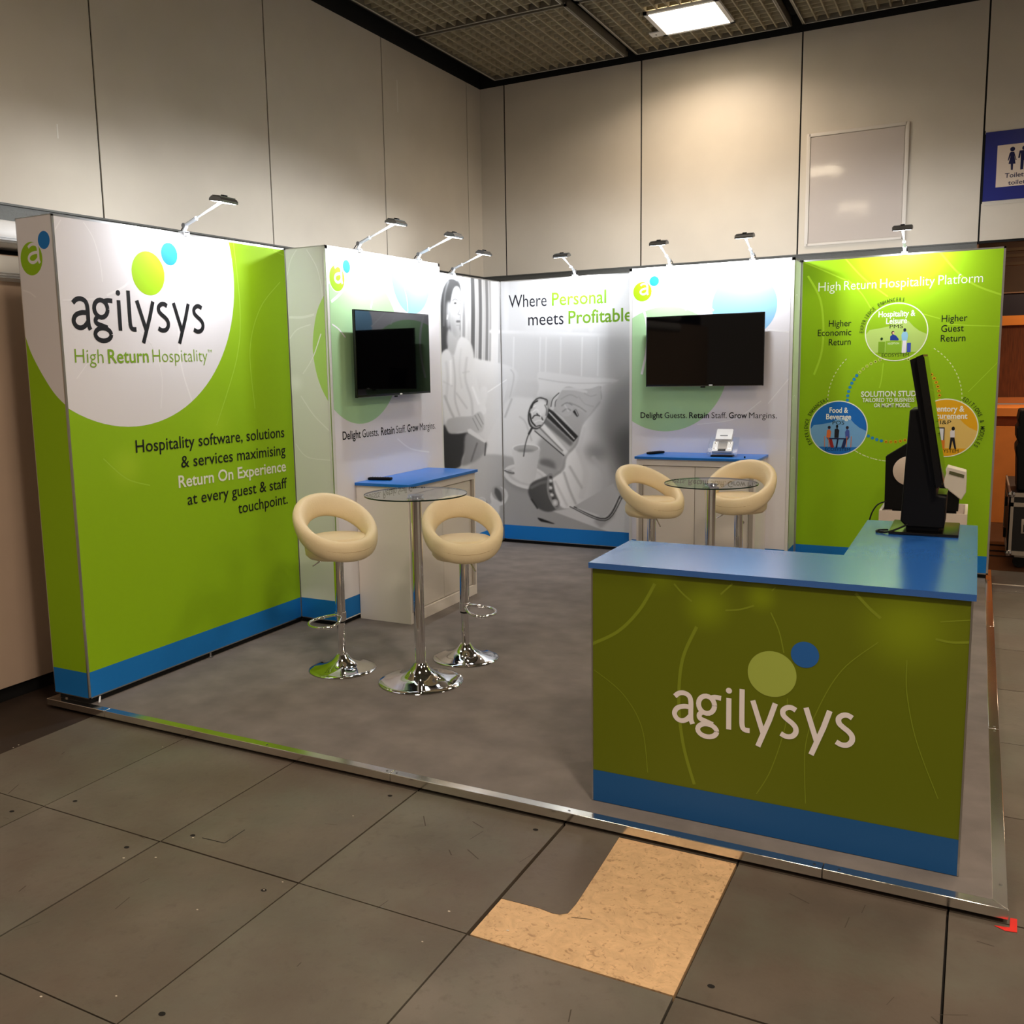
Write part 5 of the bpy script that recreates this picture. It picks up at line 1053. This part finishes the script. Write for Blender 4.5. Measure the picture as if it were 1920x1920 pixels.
# ---- second kiosk on a white plinth behind
KX, KY = 3.70, 4.30
def kz(u, v, y=KY - 0.18): d = ray(u, v); s_ = (y - CAM[1]) / d[1]; q = CAM + s_ * d; return (q[0], q[2])
k0 = kz(1648, 957); k2 = kz(1814, 957)
t = thing('display_plinth', 'white open plinth box behind the reception counter in front of the green chart panel', 'plinth', (KX, KY, 0))
b = MB(); zt = k0[1]; M_pl = mat('plinth_white', (222, 206, 192), 0.5)
x0, x1, y0, y1 = k0[0], k2[0], KY - 0.18, KY + 0.35
b.box((x0, y0, 0.0), (x1, y1, zt - 0.08), M_pl)
b.box((x0, y0, zt - 0.08), (x1, y0 + 0.018, zt), M_pl); b.box((x0, y1 - 0.018, zt - 0.08), (x1, y1, zt), M_pl); b.box((x0, y0 + 0.018, zt - 0.08), (x0 + 0.018, y1 - 0.018, zt), M_pl); b.box((x1 - 0.018, y0 + 0.018, zt - 0.08), (x1, y1 - 0.018, zt), M_pl); kid(b, 'box', t)
t = thing('kiosk_terminal', 'black sided kiosk with cream round front and pale reader head on the white plinth', 'kiosk', (KX, KY, zt - 0.08))
pk = [kz(*q) for q in ((1656, 958), (1659, 858), (1702, 832), (1745, 832), (1760, 900), (1798, 940), (1796, 962))]
b = MB(); b.prism([(q[0], max(q[1], zt - 0.079)) for q in pk], 'y', KY - 0.10, KY + 0.02, M_blackmat); kid(b, 'side_panel', t)
b = MB(); cq = kz(1703, 885); b.lathe([(0.105, -0.101), (0.105, -0.108), (0.098, -0.112), (0, -0.112)], (0, 0, 0), mat('cream_disc', (226, 208, 190), 0.5), 40, Matrix.Translation((cq[0], KY, cq[1])) @ Matrix.Rotation(-PI / 2, 4, 'X').inverted() @ Matrix.Scale(-1, 4, (0, 0, 1)) @ Matrix.Scale(1, 4)); 
b.v = [(vx, -abs(vy - KY) + KY, vz) for vx, vy, vz in b.v]; kid(b, 'round_cover', t)
pk = [kz(*q) for q in ((1776, 876), (1812, 886), (1812, 905), (1811, 925), (1802, 940), (1770, 915), (1766, 895))]
b = MB(); b.prism(pk, 'y', KY - 0.13, KY + 0.02, mat('reader_cream', (228, 220, 208), 0.4)); o = kid(b, 'reader_head', t); md = o.modifiers.new('bevel', 'BEVEL'); md.width = 0.006; md.segments = 2
pk = [kz(*q) for q in ((1780, 884), (1808, 892), (1807, 898), (1779, 890))]
b = MB(); b.prism(pk, 'y', KY - 0.134, KY - 0.1301, mat('reader_slot', (90, 92, 60), 0.4)); kid(b, 'reader_slot', t)
b = MB(); b.box((3.50, KY + 0.03, zt - 0.079), (3.92, KY + 0.20, zt + 0.12), M_blackmat, bev=0.01); kid(b, 'rear_body', t)
b = MB(); b.tube([Vector(q) for q in smooth([np.array(q) for q in ((x0 + 0.04, KY - 0.12, zt + 0.06), (x0 - 0.02, KY - 0.17, zt + 0.03), (x0 - 0.06, KY - 0.20, zt - 0.08), (x0 - 0.075, KY - 0.20, 0.30), (x0 - 0.06, KY - 0.2, 0.006))], 6)], 0.005, M_blackmat, 8); kid(b, 'cable', t)
# ================================================================== FLIGHT CASE, RED MARK
t = thing('flight_case', 'black flight case on castors with aluminium edges at the right edge of the photo', 'flight case', (4.80, 6.0, FZ))
fx0, fx1, fy0, fy1, fz0, fz1 = 4.285, 5.30, 5.68, 7.0, 0.065, 0.585
M_case = mat('case_black', (14, 13, 13), 0.5, bump=0.1); b = MB(); b.box((fx0 + 0.01, fy0 + 0.01, fz0 + 0.01), (fx1 - 0.01, fy1 - 0.01, fz1 - 0.01), M_case); kid(b, 'body', t)
M_cal = mat('case_aluminium', (176, 166, 154), 0.4, metal=0.7)
b = MB(); e = 0.034
for z in (fz0, fz1 - e, fz1 - 0.115): b.box((fx0, fy0, z), (fx1, fy0 + 0.012, z + e), M_cal); b.box((fx0, fy0, z), (fx0 + 0.012, fy1, z + e), M_cal)
b.box((fx0, fy0, fz0), (fx0 + e, fy0 + 0.012, fz1), M_cal); b.box((fx1 - e, fy0, fz0), (fx1, fy0 + 0.012, fz1), M_cal); b.box((fx0, fy0, fz0), (fx0 + 0.012, fy0 + e, fz1), M_cal); b.box((fx0, fy1 - e, fz0), (fx0 + 0.012, fy1, fz1), M_cal); kid(b, 'edge_profiles', t)
for (x, z) in ((fx0 + 0.015, fz0 + 0.015), (fx0 + 0.015, fz1 - 0.015), (fx1 - 0.015, fz0 + 0.015), (fx1 - 0.015, fz1 - 0.015)):
    b = MB(); b.lathe([(0.0, -0.03), (0.022, -0.02), (0.03, 0.0), (0.022, 0.02), (0.0, 0.03)], (x, fy0 + 0.01, z), M_chrome, 16); kid(b, 'corner_ball', t)
b = MB(); b.box((fx0 + 0.095, fy0 - 0.004, 0.25), (fx0 + 0.27, fy0 + 0.012, 0.37), M_cal, bev=0.004); b.box((fx0 + 0.11, fy0 - 0.006, 0.262), (fx0 + 0.255, fy0 - 0.003, 0.325), M_case); b.tube([(fx0 + 0.115, fy0 - 0.01, 0.35), (fx0 + 0.25, fy0 - 0.01, 0.35)], 0.008, M_chrome, 10); kid(b, 'handle', t)
b = MB(); b.box((fx0 - 0.02, 6.05, 0.42), (fx0 - 0.001, 6.10, 0.50), M_blackmat); b.box((fx0 - 0.02, 6.05, 0.15), (fx0 - 0.001, 6.10, 0.23), M_blackmat); kid(b, 'side_latch', t)
for (x, y) in ((fx0 + 0.1, fy0 + 0.08), (fx1 - 0.1, fy0 + 0.08), (fx0 + 0.1, fy1 - 0.08), (fx1 - 0.1, fy1 - 0.08)):
    b = MB(); b.lathe([(0.05, -0.018), (0.052, 0), (0.05, 0.018)], (0, 0, 0), M_blackmat, 24, Matrix.Translation((x, y, 0.003)) @ Matrix.Rotation(PI / 2, 4, 'X')); b.box((x - 0.04, y - 0.03, 0.04), (x + 0.04, y + 0.03, 0.066), M_cal); kid(b, 'castor', t)
t = thing('covered_equipment', 'black covered equipment standing on the flight case', 'equipment', (4.75, 5.95, fz1))
def ez(u, v): d = ray(u, v); q = CAM + d * (5.80 - CAM[1]) / d[1]; return (q[0], q[2])
eq = [ez(*q) for q in ((1907, 860), (1905, 850), (1905, 837), (1911, 831), (1906, 822), (1906, 803), (1911, 799), (1909, 788), (1913, 770))]
b = MB(); b.prism([(eq[0][0] + 0.01, fz1 + 0.001)] + eq + [(4.9, eq[-1][1] + 0.03), (5.0, fz1 + 0.001)], 'y', 5.80, 6.25, M_blackmat); o = kid(b, 'cover', t); md = o.modifiers.new('bevel', 'BEVEL'); md.width = 0.02; md.segments = 3
b = MB(); b.box((4.40, 5.786, 0.60), (4.6, 5.799, 0.66), M_whitep); kid(b, 'paper_tag', t)
# red tape corner on the floor
b = MB(); a = [flpt(*q) for q in ((1864, 1736), (1893, 1740), (1894, 1722), (1907, 1724), (1907, 1749), (1885, 1746))]
b.prism([(q[0], q[1]) for q in a], 'z', FZ + 0.0008, FZ + 0.0018, mat('red_tape', (222, 30, 22), 0.5)); o = b.build('floor_tape_mark'); tag(o, 'red tape corner mark on the floor at the front right corner of the platform', 'tape mark')
